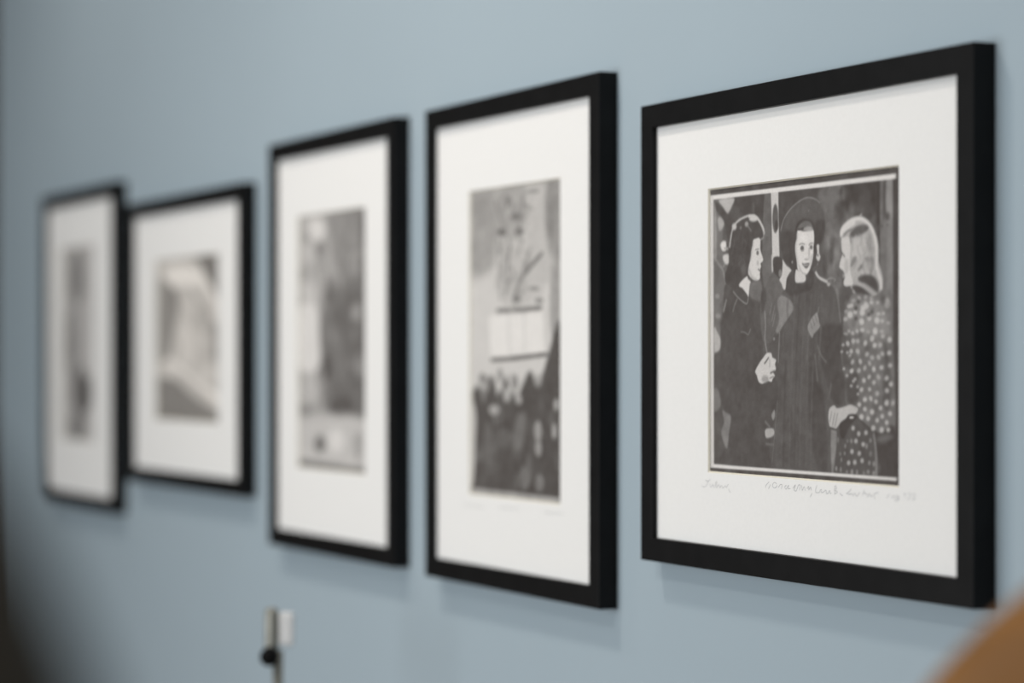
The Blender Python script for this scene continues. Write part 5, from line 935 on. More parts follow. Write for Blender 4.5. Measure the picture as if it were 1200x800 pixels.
 (0,126,4,1,0.55,[2238,443,2232,391,2216,353,2193,338,2171,351,2155,388,2149,440,2155,492,2171,531,2193,545,2216,532,2232,495]),
 (0,98,4,1,0.55,[776,331,767,303,740,281,704,272,667,278,640,298,630,325,640,353,667,375,704,384,740,377,767,358]),
 (0,78,4,1,0.55,[1439,275,1434,223,1422,185,1404,170,1387,183,1374,220,1369,272,1374,324,1387,363,1404,377,1422,364,1434,327]),
 (0,112,4,1,0.55,[694,553,686,492,664,446,634,429,603,444,581,488,573,549,581,610,603,656,634,673,664,657,686,613]),
 (0,78,4,1,0.55,[364,593,353,554,324,525,284,513,244,523,215,550,204,588,215,628,244,657,284,668,324,659,353,631]),
 (0,84,4,1,0.55,[2223,488,2219,430,2207,387,2191,371,2175,386,2164,428,2159,486,2164,544,2175,587,2191,603,2207,588,2219,546]),
 (0,84,4,1,0.55,[1350,977,1343,953,1326,935,1301,928,1277,934,1259,951,1252,975,1259,999,1277,1017,1301,1024,1326,1018,1343,1001]),
 (0,112,4,1,0.55,[406,485,399,439,381,405,357,392,333,403,315,436,309,482,315,528,333,562,357,575,381,563,399,530]),
 (0,78,4,1,0.55,[1183,1035,1176,973,1157,927,1131,910,1105,926,1085,972,1078,1034,1085,1097,1105,1142,1131,1159,1157,1143,1176,1098]),
 (0,84,4,1,0.55,[1405,264,1397,228,1375,201,1345,190,1315,198,1293,223,1285,259,1293,295,1315,322,1345,333,1375,325,1397,299]),
 (0,126,4,1,0.55,[1577,360,1567,292,1539,241,1500,221,1461,238,1433,287,1422,354,1433,423,1461,474,1500,493,1539,476,1567,428]),
 (0,98,4,1,0.55,[1006,574,995,537,963,510,920,498,876,507,844,532,833,569,844,605,876,633,920,644,963,636,995,610]),
 (0,126,4,1,0.55,[1322,571,1310,536,1279,510,1237,499,1195,507,1164,531,1152,566,1164,601,1195,628,1237,639,1279,630,1310,606]),
 (0,98,4,1,0.55,[683,777,678,708,664,657,646,638,627,656,614,706,609,775,614,844,627,895,646,914,664,896,678,846]),
 (0,126,4,1,0.55,[689,891,682,838,663,800,637,785,611,799,591,837,584,889,591,941,611,979,637,994,663,980,682,943]),
 (0,126,4,1,0.55,[304,432,292,394,260,366,217,354,173,362,141,389,129,426,141,464,173,493,217,505,260,496,292,469]),
 (0,84,4,1,0.55,[479,541,472,466,455,410,431,389,407,408,389,463,383,538,389,614,407,670,431,691,455,671,472,617]),
 (0,78,4,1,0.55,[1866,546,1856,485,1828,440,1790,423,1752,437,1724,481,1714,541,1724,602,1752,647,1790,665,1828,650,1856,606]),
 (0,84,4,1,0.55,[827,517,820,483,803,458,780,448,756,456,739,480,733,514,739,548,756,573,780,583,803,575,820,550]),
 (0,84,4,1,0.55,[1468,126,1458,68,1430,24,1392,7,1353,21,1325,61,1315,119,1325,177,1353,220,1392,237,1430,224,1458,183]),
 (0,84,4,1,0.55,[1089,514,1082,476,1065,447,1042,436,1018,446,1001,473,995,511,1001,549,1018,578,1042,588,1065,579,1082,552]),
 (0,112,4,1,0.55,[370,425,363,393,343,369,315,359,288,367,268,390,260,422,268,454,288,479,315,488,343,480,363,457]),
 (0,78,4,1,0.55,[1384,1050,1378,1015,1362,989,1340,980,1318,989,1302,1014,1296,1048,1302,1083,1318,1109,1340,1118,1362,1109,1378,1084]),
 (0,98,4,1,0.55,[2016,847,2011,812,1996,786,1976,776,1956,785,1941,810,1936,846,1941,881,1956,907,1976,917,1996,908,2011,883]),
 (0,126,4,1,0.55,[827,945,821,870,805,815,783,794,760,814,744,868,738,943,744,1018,760,1073,783,1094,805,1074,821,1019]),
 (0,168,3,1,1.0,[746,952,728,924,680,902,613,893,546,900,497,919,479,947,497,976,546,998,613,1006,680,1000,728,980]),
 (0,176,3,1,1.0,[1030,1124,1019,1082,987,1051,944,1039,900,1050,868,1080,856,1122,868,1164,900,1195,944,1207,987,1196,1019,1166]),
 (0,170,3,1,1.0,[1318,1072,1308,1044,1282,1024,1245,1016,1209,1023,1182,1043,1173,1070,1182,1098,1209,1119,1245,1126,1282,1119,1308,1100]),
 (0,116,3,1,1.0,[1394,734,1377,632,1331,557,1267,528,1203,553,1156,626,1138,727,1156,830,1203,905,1267,933,1331,907,1377,834]),
 (0,156,3,1,1.0,[1809,744,1797,690,1764,649,1718,633,1673,646,1639,685,1627,740,1639,794,1673,835,1718,851,1764,837,1797,798]),
 (0,148,3,1,1.0,[1811,563,1800,518,1770,484,1728,470,1687,481,1657,513,1646,558,1657,604,1687,638,1728,651,1770,640,1800,608]),
 (0,162,3,1,1.0,[2166,753,2158,713,2136,683,2106,671,2075,681,2053,710,2045,750,2053,791,2075,821,2106,832,2136,822,2158,793]),
 (0,160,3,1,1.0,[2216,1031,2208,999,2186,976,2156,967,2126,975,2104,998,2096,1029,2104,1060,2126,1083,2156,1092,2186,1084,2208,1062]),
 (0,118,3,1,1.0,[1520,235,1504,170,1457,121,1394,101,1331,115,1284,160,1267,224,1284,289,1331,338,1394,358,1457,343,1504,298]),
 (0,124,3,1,1.0,[1852,194,1838,149,1801,114,1749,99,1697,109,1659,141,1646,185,1659,231,1697,266,1749,281,1801,271,1838,239]),
 (0,104,3,1,1.0,[965,658,951,602,911,560,856,543,801,556,761,596,746,652,761,709,801,751,856,767,911,753,951,713]),
 (0,150,3,1,1.0,[479,1231,470,1184,445,1149,411,1136,378,1148,353,1183,344,1230,353,1277,378,1312,411,1325,445,1313,470,1278]),
 (0,150,3,1,1.0,[834,1327,825,1285,801,1254,768,1243,735,1254,711,1284,702,1327,711,1369,735,1400,768,1411,801,1400,825,1369]),
 (0,150,3,1,1.0,[1151,1283,1144,1245,1123,1218,1095,1208,1067,1218,1047,1245,1039,1282,1047,1319,1067,1346,1095,1356,1123,1346,1144,1319]),
 (0,108,3,1,1.0,[569,572,554,449,513,358,457,323,400,353,359,442,344,565,359,689,400,780,457,815,513,783,554,694]),
 (0,196,2.6,1,1.0,[-47,958,92,979,115,750,69,155,-47,150]),
 (0,166,1.2,0,1.0,[-47,63,2236,60,2236,-56,-70,-25]),
]
ART_F3 = [
 (0,172,0.3,0,1.0,[-212,3365,2442,3348,2442,-49,-212,-70]),
 (0,140,9,1,1.0,[1104,3316,2330,3312,2330,2508,1523,2404,1225,2741]),
 (0,210,6,1,1.0,[953,3093,912,3018,800,2966,645,2952,489,2980,374,3043,332,3123,374,3199,489,3251,645,3263,800,3235,912,3172]),
 (0,132,6,1,1.0,[983,2838,959,2790,892,2756,800,2746,707,2763,639,2803,614,2854,639,2903,707,2936,800,2946,892,2928,959,2889]),
 (0,190,7,1,1.0,[552,2801,527,2735,458,2688,364,2674,269,2695,199,2747,174,2816,199,2882,269,2928,364,2942,458,2920,527,2868]),
 (0,196,8,1,1.0,[583,2276,554,2199,474,2144,364,2125,253,2148,172,2208,142,2287,172,2365,253,2421,364,2439,474,2414,554,2355]),
 (0,150,6,1,1.0,[301,2553,279,2508,221,2477,142,2468,62,2482,3,2517,-18,2563,3,2607,62,2639,142,2648,221,2633,279,2598]),
 (0,168,8,1,1.0,[1404,2538,1368,2453,1270,2392,1135,2372,998,2399,898,2467,861,2556,898,2643,998,2704,1135,2723,1270,2694,1368,2627]),
 (0,110,8,1,1.0,[2330,2571,2303,2509,2231,2464,2131,2450,2031,2471,1958,2520,1931,2585,1958,2649,2031,2693,2131,2706,2231,2685,2303,2636]),
 (0,112,7,1,1.0,[2358,3015,2339,2899,2287,2816,2217,2788,2146,2822,2094,2910,2074,3028,2094,3145,2146,3228,2217,3255,2287,3220,2339,3132]),
 (0,118,6,1,1.0,[1345,2214,1313,2171,1225,2141,1104,2132,983,2146,894,2180,861,2225,894,2269,983,2298,1104,2307,1225,2292,1313,2258]),
 (0,122,13,1,1.0,[738,1962,1074,2220,1463,2384,1873,2523,2358,2634,2358,666,1104,662,707,1209]),
 (0,108,14,1,1.0,[1044,1869,1523,2188,2103,2334,2358,2380,2358,793,1523,779,1104,1210]),
 (0,160,6,1,0.4,[2183,2995,2173,2918,2147,2863,2112,2844,2076,2866,2051,2924,2041,3002,2051,3079,2076,3135,2112,3154,2147,3131,2173,3073]),
 (0,185,6,1,0.4,[1634,597,1621,511,1587,447,1541,423,1494,445,1460,507,1447,593,1460,680,1494,744,1541,768,1587,745,1621,683]),
 (0,140,6,1,0.4,[1919,1353,1905,1314,1868,1284,1817,1273,1766,1284,1728,1313,1715,1353,1728,1393,1766,1423,1817,1433,1868,1422,1905,1393]),
 (0,160,6,1,0.4,[723,1327,703,1240,647,1176,571,1152,494,1175,437,1239,417,1327,437,1414,494,1478,571,1502,647,1478,703,1414]),
 (0,120,6,1,0.4,[1976,354,1957,304,1906,265,1835,249,1764,260,1712,296,1692,346,1712,397,1764,436,1835,451,1906,440,1957,404]),
 (0,185,6,1,0.4,[149,501,140,405,115,335,81,308,47,333,22,402,13,498,22,594,47,665,81,691,115,666,140,596]),
 (0,160,6,1,0.4,[2048,225,2037,178,2004,143,1960,129,1915,140,1882,173,1870,219,1882,266,1915,301,1960,315,2004,304,2037,271]),
 (0,92,6,1,0.4,[1177,2253,1166,2160,1136,2092,1094,2068,1053,2094,1022,2163,1011,2257,1022,2350,1053,2418,1094,2442,1136,2415,1166,2346]),
 (0,160,6,1,0.4,[1324,2896,1313,2869,1284,2851,1244,2845,1204,2854,1175,2875,1164,2903,1175,2930,1204,2949,1244,2955,1284,2946,1313,2924]),
 (0,160,6,1,0.4,[176,1562,157,1524,106,1496,35,1486,-36,1497,-88,1525,-107,1563,-88,1602,-36,1629,35,1639,106,1628,157,1600]),
 (0,160,6,1,0.4,[1517,3109,1500,3021,1453,2958,1389,2937,1325,2964,1277,3032,1260,3122,1277,3210,1325,3273,1389,3293,1453,3266,1500,3198]),
 (0,185,6,1,0.4,[200,1024,185,939,143,876,86,852,29,874,-12,936,-28,1022,-12,1108,29,1171,86,1195,143,1172,185,1110]),
 (0,128,6,1,0.4,[1825,750,1811,708,1774,676,1724,664,1673,674,1636,704,1623,747,1636,789,1673,821,1724,833,1774,823,1811,792]),
 (0,140,6,1,0.4,[1972,1358,1963,1331,1936,1311,1900,1303,1864,1311,1838,1331,1828,1358,1838,1385,1864,1405,1900,1413,1936,1405,1963,1385]),
 (0,92,6,1,0.4,[2191,1606,2181,1523,2153,1462,2114,1440,2075,1462,2046,1523,2036,1607,2046,1691,2075,1752,2114,1774,2153,1751,2181,1690]),
 (0,140,6,1,0.4,[205,2094,194,2000,163,1932,120,1907,77,1933,45,2003,34,2097,45,2192,77,2260,120,2284,163,2258,194,2188]),
 (0,120,6,1,0.4,[411,3017,397,2983,358,2960,305,2954,252,2965,213,2992,199,3026,213,3059,252,3082,305,3089,358,3077,397,3051]),
 (0,140,6,1,0.4,[1476,685,1459,617,1412,565,1348,545,1284,562,1237,612,1220,680,1237,750,1284,801,1348,820,1412,803,1459,754]),
 (0,140,6,1,0.4,[207,1168,195,1081,160,1017,113,993,65,1016,30,1079,17,1167,30,1255,65,1319,113,1342,160,1319,195,1255]),
 (0,140,6,1,0.4,[1381,1800,1362,1719,1308,1660,1235,1639,1162,1661,1108,1722,1088,1804,1108,1885,1162,1944,1235,1965,1308,1942,1362,1882]),
 (0,185,6,1,0.4,[503,220,483,119,428,44,352,15,275,39,219,110,199,210,219,311,275,387,352,415,428,391,483,319]),
 (0,92,6,1,0.4,[1174,2332,1159,2241,1120,2175,1065,2151,1011,2177,971,2245,956,2338,971,2429,1011,2495,1065,2518,1120,2492,1159,2423]),
 (0,104,6,1,0.4,[2328,1213,2318,1129,2291,1067,2253,1043,2216,1066,2188,1128,2178,1212,2188,1297,2216,1359,2253,1382,2291,1359,2318,1298]),
 (0,185,6,1,0.4,[782,1419,771,1368,742,1331,702,1318,662,1331,633,1368,622,1419,633,1469,662,1506,702,1520,742,1506,771,1469]),
 (0,140,6,1,0.4,[1363,3215,1355,3180,1333,3155,1302,3148,1272,3159,1250,3185,1242,3221,1250,3256,1272,3281,1302,3288,1333,3277,1355,3250]),
 (0,185,6,1,0.4,[1343,330,1326,252,1279,194,1215,171,1151,189,1104,245,1087,322,1104,400,1151,459,1215,481,1279,462,1326,407]),
 (0,92,6,1,0.4,[1725,825,1716,775,1692,738,1660,724,1627,737,1603,773,1594,823,1603,874,1627,911,1660,924,1692,912,1716,875]),
 (0,104,6,1,0.4,[1878,2142,1862,2088,1821,2049,1763,2036,1706,2052,1664,2092,1648,2147,1664,2201,1706,2239,1763,2252,1821,2237,1862,2196]),
 (0,185,6,1,0.4,[936,1148,924,1053,891,982,846,956,801,981,768,1051,756,1147,768,1243,801,1314,846,1340,891,1314,924,1244]),
 (0,160,6,1,0.4,[1200,288,1184,237,1141,199,1081,183,1021,195,977,231,961,281,977,332,1021,370,1081,385,1141,373,1184,338]),
 (0,104,6,1,0.4,[1481,1921,1462,1873,1411,1838,1340,1826,1269,1840,1217,1876,1198,1925,1217,1973,1269,2008,1340,2019,1411,2005,1462,1969]),
 (0,160,6,1,0.4,[884,1466,866,1433,817,1408,749,1399,681,1409,631,1433,613,1467,631,1501,681,1525,749,1534,817,1524,866,1500]),
 (0,128,6,1,0.4,[1115,1097,1096,1026,1044,973,972,954,900,972,847,1023,828,1095,847,1166,900,1219,972,1238,1044,1220,1096,1168]),
 (0,140,6,1,0.4,[2042,1728,2028,1690,1992,1663,1941,1654,1891,1664,1854,1692,1841,1730,1854,1767,1891,1794,1941,1804,1992,1793,2028,1765]),
 (0,92,6,1,0.4,[1407,2323,1390,2245,1342,2188,1276,2169,1209,2191,1161,2251,1143,2330,1161,2409,1209,2466,1276,2485,1342,2462,1390,2403]),
 (0,120,6,1,0.4,[986,2678,975,2643,944,2618,901,2610,858,2621,827,2648,815,2684,827,2719,858,2744,901,2752,944,2741,975,2714]),
 (0,120,6,1,0.4,[1269,575,1251,496,1201,438,1133,415,1065,434,1014,491,996,569,1014,649,1065,708,1133,730,1201,710,1251,654]),
 (0,185,6,1,0.4,[262,2884,243,2854,189,2834,116,2829,42,2840,-12,2865,-32,2896,-12,2926,42,2946,116,2950,189,2939,243,2915]),
 (0,140,6,1,0.4,[1251,1661,1240,1566,1210,1497,1169,1471,1129,1497,1099,1567,1088,1663,1099,1758,1129,1828,1169,1853,1210,1827,1240,1757]),
 (0,128,6,1,0.4,[2141,877,2133,828,2112,792,2083,779,2054,791,2032,827,2024,875,2032,924,2054,960,2083,973,2112,961,2133,925]),
 (0,104,6,1,0.4,[1945,2245,1933,2155,1900,2090,1854,2066,1808,2091,1775,2159,1762,2250,1775,2340,1808,2406,1854,2429,1900,2403,1933,2336]),
 (0,104,6,1,0.4,[2075,1315,2065,1233,2041,1173,2007,1151,1973,1172,1948,1232,1938,1314,1948,1396,1973,1456,2007,1478,2041,1456,2065,1396]),
 (0,120,6,1,0.4,[703,809,684,755,634,714,565,698,496,712,445,751,427,805,445,860,496,901,565,916,634,902,684,863]),
 (0,140,6,1,0.4,[1076,2531,1066,2498,1037,2475,997,2468,957,2478,928,2503,918,2536,928,2569,957,2592,997,2599,1037,2589,1066,2564]),
 (0,140,6,1,0.4,[2189,1968,2180,1888,2157,1830,2126,1809,2095,1831,2072,1890,2063,1970,2072,2050,2095,2108,2126,2129,2157,2107,2180,2048]),
 (0,140,6,1,0.4,[395,458,381,368,342,301,289,275,235,297,196,362,182,452,196,543,235,610,289,635,342,612,381,547]),
 (0,185,6,1,0.4,[2146,2613,2128,2528,2078,2467,2010,2447,1942,2472,1892,2536,1873,2623,1892,2708,1942,2769,2010,2789,2078,2763,2128,2699]),
 (0,128,6,1,0.4,[1826,1284,1814,1194,1783,1128,1740,1104,1698,1128,1666,1193,1655,1284,1666,1374,1698,1440,1740,1464,1783,1439,1814,1374]),
 (0,92,6,1,0.4,[1441,1291,1425,1195,1381,1125,1321,1099,1261,1124,1216,1194,1200,1290,1216,1387,1261,1457,1321,1482,1381,1457,1425,1386]),
 (0,140,6,1,0.4,[2349,2229,2340,2138,2316,2072,2282,2048,2249,2074,2225,2141,2216,2232,2225,2323,2249,2389,2282,2412,2316,2387,2340,2320]),
 (0,160,6,1,0.4,[270,3054,253,2990,207,2944,145,2930,82,2950,35,2999,18,3065,35,3130,82,3175,145,3189,207,3169,253,3119]),
 (0,140,6,1,0.4,[616,516,600,454,556,407,495,389,433,404,389,448,372,510,389,573,433,619,495,637,556,622,600,577]),
 (0,140,6,1,0.4,[2089,535,2073,456,2027,398,1964,375,1901,394,1855,451,1838,529,1855,607,1901,666,1964,688,2027,668,2073,612]),
 (0,160,6,1,0.4,[803,751,784,676,732,620,660,599,588,617,535,671,516,746,535,821,588,877,660,898,732,879,784,825]),
 (0,140,6,1,0.4,[1739,673,1726,587,1691,522,1643,498,1595,520,1560,583,1547,669,1560,757,1595,821,1643,845,1691,822,1726,760]),
 (0,160,6,1,0.4,[204,90,186,54,137,26,70,14,3,21,-46,45,-64,81,-46,117,3,145,70,157,137,150,186,125]),
 (0,120,6,1,0.4,[796,2569,787,2525,761,2493,727,2482,693,2495,668,2528,658,2573,668,2618,693,2650,727,2660,761,2647,787,2614]),
 (0,128,6,1,0.4,[1103,816,1088,778,1049,751,994,740,940,749,900,775,885,813,900,850,940,878,994,889,1049,880,1088,853]),
 (0,120,6,1,0.4,[272,1774,254,1741,206,1717,138,1709,71,1719,22,1744,4,1777,22,1811,71,1835,138,1843,206,1833,254,1808]),
 (0,160,6,1,0.4,[690,855,675,819,636,792,582,781,528,790,488,816,474,852,488,888,528,915,582,926,636,917,675,891]),
 (0,148,6,1,1.0,[2188,2002,2166,1944,2103,1902,2017,1888,1931,1905,1867,1949,1844,2008,1867,2067,1931,2109,2017,2123,2103,2105,2166,2061]),
 (0,124,6,1,1.0,[1581,1429,1562,1256,1508,1129,1434,1082,1359,1128,1305,1255,1285,1430,1305,1604,1359,1731,1434,1777,1508,1730,1562,1602]),
 (0,140,6,1,1.0,[2273,1343,2254,1269,2203,1214,2131,1194,2060,1214,2008,1268,1988,1343,2008,1418,2060,1472,2131,1492,2203,1472,2254,1417]),
 (0,88,5,1,1.0,[1104,1320,1088,1232,1044,1168,983,1144,922,1167,877,1231,861,1320,877,1408,922,1473,983,1496,1044,1472,1088,1408]),
 (0,92,6,1,1.0,[1931,829,1877,764,1728,714,1523,692,1315,706,1161,751,1104,816,1161,882,1315,932,1523,952,1728,938,1877,892]),
 (0,212,5,1,1.0,[14,2087,614,2120,738,1763,707,1319,46,1296]),
 (0,184,6,1,1.0,[676,1031,643,931,552,856,427,827,301,852,208,925,174,1026,208,1127,301,1202,427,1230,552,1203,643,1130]),
 (0,140,5,1,1.0,[427,760,393,720,301,690,174,677,46,685,-48,712,-83,751,-48,792,46,822,174,835,301,826,393,799]),
 (0,190,8,1,1.0,[-50,593,2330,687,2330,105,-50,95]),
 (0,112,4,1,1.0,[953,329,928,273,861,230,769,212,676,224,608,263,583,318,608,374,676,417,769,434,861,422,928,383]),
 (0,212,6,1,1.0,[1611,391,1575,315,1478,256,1345,231,1210,247,1111,300,1074,376,1111,454,1210,513,1345,536,1478,519,1575,466]),
 (0,160,6,1,1.0,[2245,346,2226,260,2174,196,2103,171,2031,191,1979,252,1960,337,1979,423,2031,487,2103,512,2174,491,2226,430]),
 (0,128,2,1,1.0,[-83,94,769,91,1523,75,2330,62,2330,-12,-83,-31]),
]
ART_F2 = [
 (0,178,0.3,0,1.0,[-262,2534,3306,2494,3306,-51,-262,-94]),
 (0,214,4,1,1.0,[355,2273,1332,2344,2184,2162,2965,1767,3041,1371,2656,1426,2184,1785,1620,1976,700,2053]),
 (0,212,4,1,1.0,[181,880,913,776,1742,599,2734,308,2965,213,2965,410,2184,577,1207,828,614,958]),
 (0,188,9,1,1.0,[913,1710,2343,2057,2965,1854,2965,1298,1944,1183,1123,1189]),
 (0,118,3,0,1.0,[1864,2451,3193,2461,3193,1836,2888,1843,2500,2102]),
 (0,140,6,1,1.0,[5,2126,700,2040,1123,1809,955,1398,528,932,5,986]),
 (0,122,5,1,1.0,[1039,1811,1017,1721,955,1655,870,1633,785,1659,723,1727,700,1818,723,1909,785,1974,870,1996,955,1970,1017,1902]),
 (1,148,5,8,1.0,[1620,2002,1904,1842,2224,1658]),
 (0,142,6,1,1.0,[2965,1323,2934,1249,2850,1196,2734,1177,2617,1198,2532,1253,2500,1328,2532,1403,2617,1456,2734,1475,2850,1453,2934,1398]),
 (0,150,6,1,1.0,[3003,1027,2977,953,2907,899,2811,879,2714,899,2643,954,2617,1028,2643,1103,2714,1157,2811,1176,2907,1156,2977,1101]),
 (0,166,7,1,1.0,[2656,1526,2604,1427,2461,1356,2264,1331,2065,1360,1918,1436,1864,1539,1918,1639,2065,1710,2264,1733,2461,1702,2604,1626]),
 (0,196,8,1,1.0,[1904,1120,1855,968,1722,856,1538,815,1352,856,1215,969,1165,1124,1215,1279,1352,1390,1538,1429,1722,1385,1855,1272]),
 (0,190,7,1,1.0,[2811,681,2749,618,2578,572,2343,553,2105,568,1929,613,1864,676,1929,740,2105,787,2343,804,2578,788,2749,742]),
 (0,196,5,1,1.0,[1039,737,994,698,870,669,700,658,528,667,402,696,355,735,402,774,528,803,700,814,870,804,994,776]),
 (0,126,3,0,1.0,[-39,641,614,631,1081,576,1456,457,1864,359,2461,242,3041,115,3193,-54,-173,-79]),
 (0,128,4,1,1.0,[2734,85,2682,53,2539,27,2343,14,2145,19,1998,39,1944,69,1998,102,2145,128,2343,140,2539,135,2682,115]),
 (1,214,4,7,0.9,[2025,2294,2500,1977,2965,1644]),
 (1,150,4,5,0.7,[1290,1805,1538,1544,1944,1233]),
 (1,156,3,5,0.7,[2343,1781,2656,1526]),
 (1,208,5,6,0.6,[1207,1833,1373,1444,1290,1059]),
]
ART_F1 = [
 (0,156,0.3,0,1.0,[-161,3448,2316,3454,2316,-111,-161,-129]),
 (0,112,9,1,1.0,[1431,2797,1367,2552,1191,2374,948,2313,703,2385,522,2573,455,2827,522,3077,703,3254,948,3311,1191,3235,1367,3046]),
 (0,126,9,1,1.0,[1217,1694,1153,1373,975,1137,730,1049,483,1135,300,1373,233,1701,300,2028,483,2265,730,2347,975,2255,1153,2016]),
 (0,88,8,1,1.0,[1904,854,1820,652,1589,500,1271,439,948,488,709,635,621,841,709,1048,948,1200,1271,1256,1589,1202,1820,1055]),
 (0,106,8,1,1.0,[1484,255,1420,122,1244,22,1002,-21,758,8,577,101,510,232,577,367,758,468,1002,508,1244,477,1420,384]),
 (0,158,8,1,1.0,[1852,1545,1817,1300,1721,1120,1589,1054,1457,1119,1360,1300,1324,1547,1360,1795,1457,1975,1589,2039,1721,1971,1817,1790]),
]
INK_F5 = [[[4969,-1084,4922,-1102,4874,-1095],[4928,-1097,4890,-1146,4833,-1160,4810,-1147],[4953,-1123,4979,-1154,5013,-1128,5039,-1156,5079,-1095,5076,-1157,5120,-1124,5139,-1154,5170,-1131,5195,-1153,5244,-1131,5257,-1147,5294,-1113],[5297,-1156,5327,-1189]],[[5948,-1117,5956,-1094,6009,-1061],[5997,-1124,6032,-1085],[6136,-1073,6099,-1062,6064,-1088,6093,-1112,6136,-1098,6142,-1081],[6165,-1104,6194,-1079,6225,-1078,6216,-1116],[6299,-1079,6271,-1094,6293,-1114,6316,-1095,6336,-1076,6330,-1107,6367,-1104],[6406,-1101,6449,-1068,6426,-1117,6463,-1121],[6463,-1121,6499,-1070,6527,-1070,6518,-1115],[6552,-1068,6560,-1113,6591,-1076,6610,-1111],[6635,-1095,6665,-1070,6663,-1103,6698,-1076,6707,-1105],[6720,-1129,6685,-1164],[6797,-1055,6772,-1114,6829,-1118,6848,-1098,6870,-1090,6862,-1114,6902,-1111,6919,-1097,6948,-1097,6943,-1120,6970,-1119,6997,-1092,7005,-1117,7026,-1112],[7079,-1121,7077,-1051,7111,-1064,7079,-1085,7124,-1100,7071,-1119],[7156,-1109,7177,-1119,7204,-1130],[7334,-1063,7285,-1097,7253,-1108],[7272,-1108,7314,-1110,7340,-1101,7358,-1121,7386,-1096,7415,-1124,7438,-1104,7464,-1088],[7535,-1064,7500,-1111],[7512,-1090,7564,-1095,7579,-1119,7609,-1090,7627,-1113,7658,-1098],[7738,-1075,7688,-1086,7673,-1110,7690,-1133]],[[7861,-1113,7903,-1079],[7927,-1111,7972,-1092,7977,-1123,8009,-1128,8038,-1096,7996,-1091,8043,-1121],[8101,-1079,8128,-1063,8126,-1096],[8162,-1064,8201,-1065,8184,-1101,8155,-1111],[8227,-1063,8263,-1067,8258,-1089,8232,-1106,8268,-1106]]]
INK_F4 = [[[-628,-1581,-575,-1610,-522,-1590,-469,-1615,-416,-1592,-364,-1620,-311,-1594,-259,-1617,-207,-1596,-155,-1622,-104,-1597,-52,-1626]],[[350,-1568,406,-1597,462,-1574,518,-1598,573,-1573,629,-1600,684,-1572,739,-1594,794,-1571,848,-1596]],[[1454,-1564,1506,-1591,1558,-1569,1610,-1591,1661,-1566,1713,-1591,1764,-1563,1815,-1583,1866,-1560,1916,-1583]]]


def smooth_closed(p, n=4):
    k = len(p); out = []
    for i in range(k):
        a, b, c, d = p[(i-1) % k], p[i], p[(i+1) % k], p[(i+2) % k]
        for j in range(n):
            t = j/n
            out.append(.5*((2*b) + (-a+c)*t + (2*a-5*b+4*c-d)*t*t + (-a+3*b-3*c+d)*t**3))
    return np.array(out)

def smooth_open(p, n=4):
    q = np.vstack([2*p[0]-p[1], p, 2*p[-1]-p[-2]]); out = []
    for i in range(1, len(q)-2):
        a, b, c, d = q[i-1], q[i], q[i+1], q[i+2]
        for j in range(n):
            t = j/n
            out.append(.5*((2*b) + (-a+c)*t + (2*a-5*b+4*c-d)*t*t + (-a+3*b-3*c+d)*t**3))
    out.append(p[-1]); return np.array(out)

def seg_dist(X, Y, pts, closed):
    d2 = np.full(X.shape, 1e9); inside = np.zeros(X.shape, bool)
    n = len(pts)
    for i in range(n if closed else n-1):
        ax, ay = pts[i]; bx, by = pts[(i+1) % n]
        ex, ey = bx-ax, by-ay; L = ex*ex+ey*ey+1e-12
        t = np.clip(((X-ax)*ex+(Y-ay)*ey)/L, 0, 1)
        d2 = np.minimum(d2, (X-ax-t*ex)**2+(Y-ay-t*ey)**2)
        if closed and ay != by:
            c = ((ay > Y) != (by > Y)) & (X < ex*(Y-ay)/ey+ax)
            inside ^= c
    d = np.sqrt(d2)
    return np.where(inside, -d, d) if closed else d

def ystep_inv(n, size):
    return n/size/1000

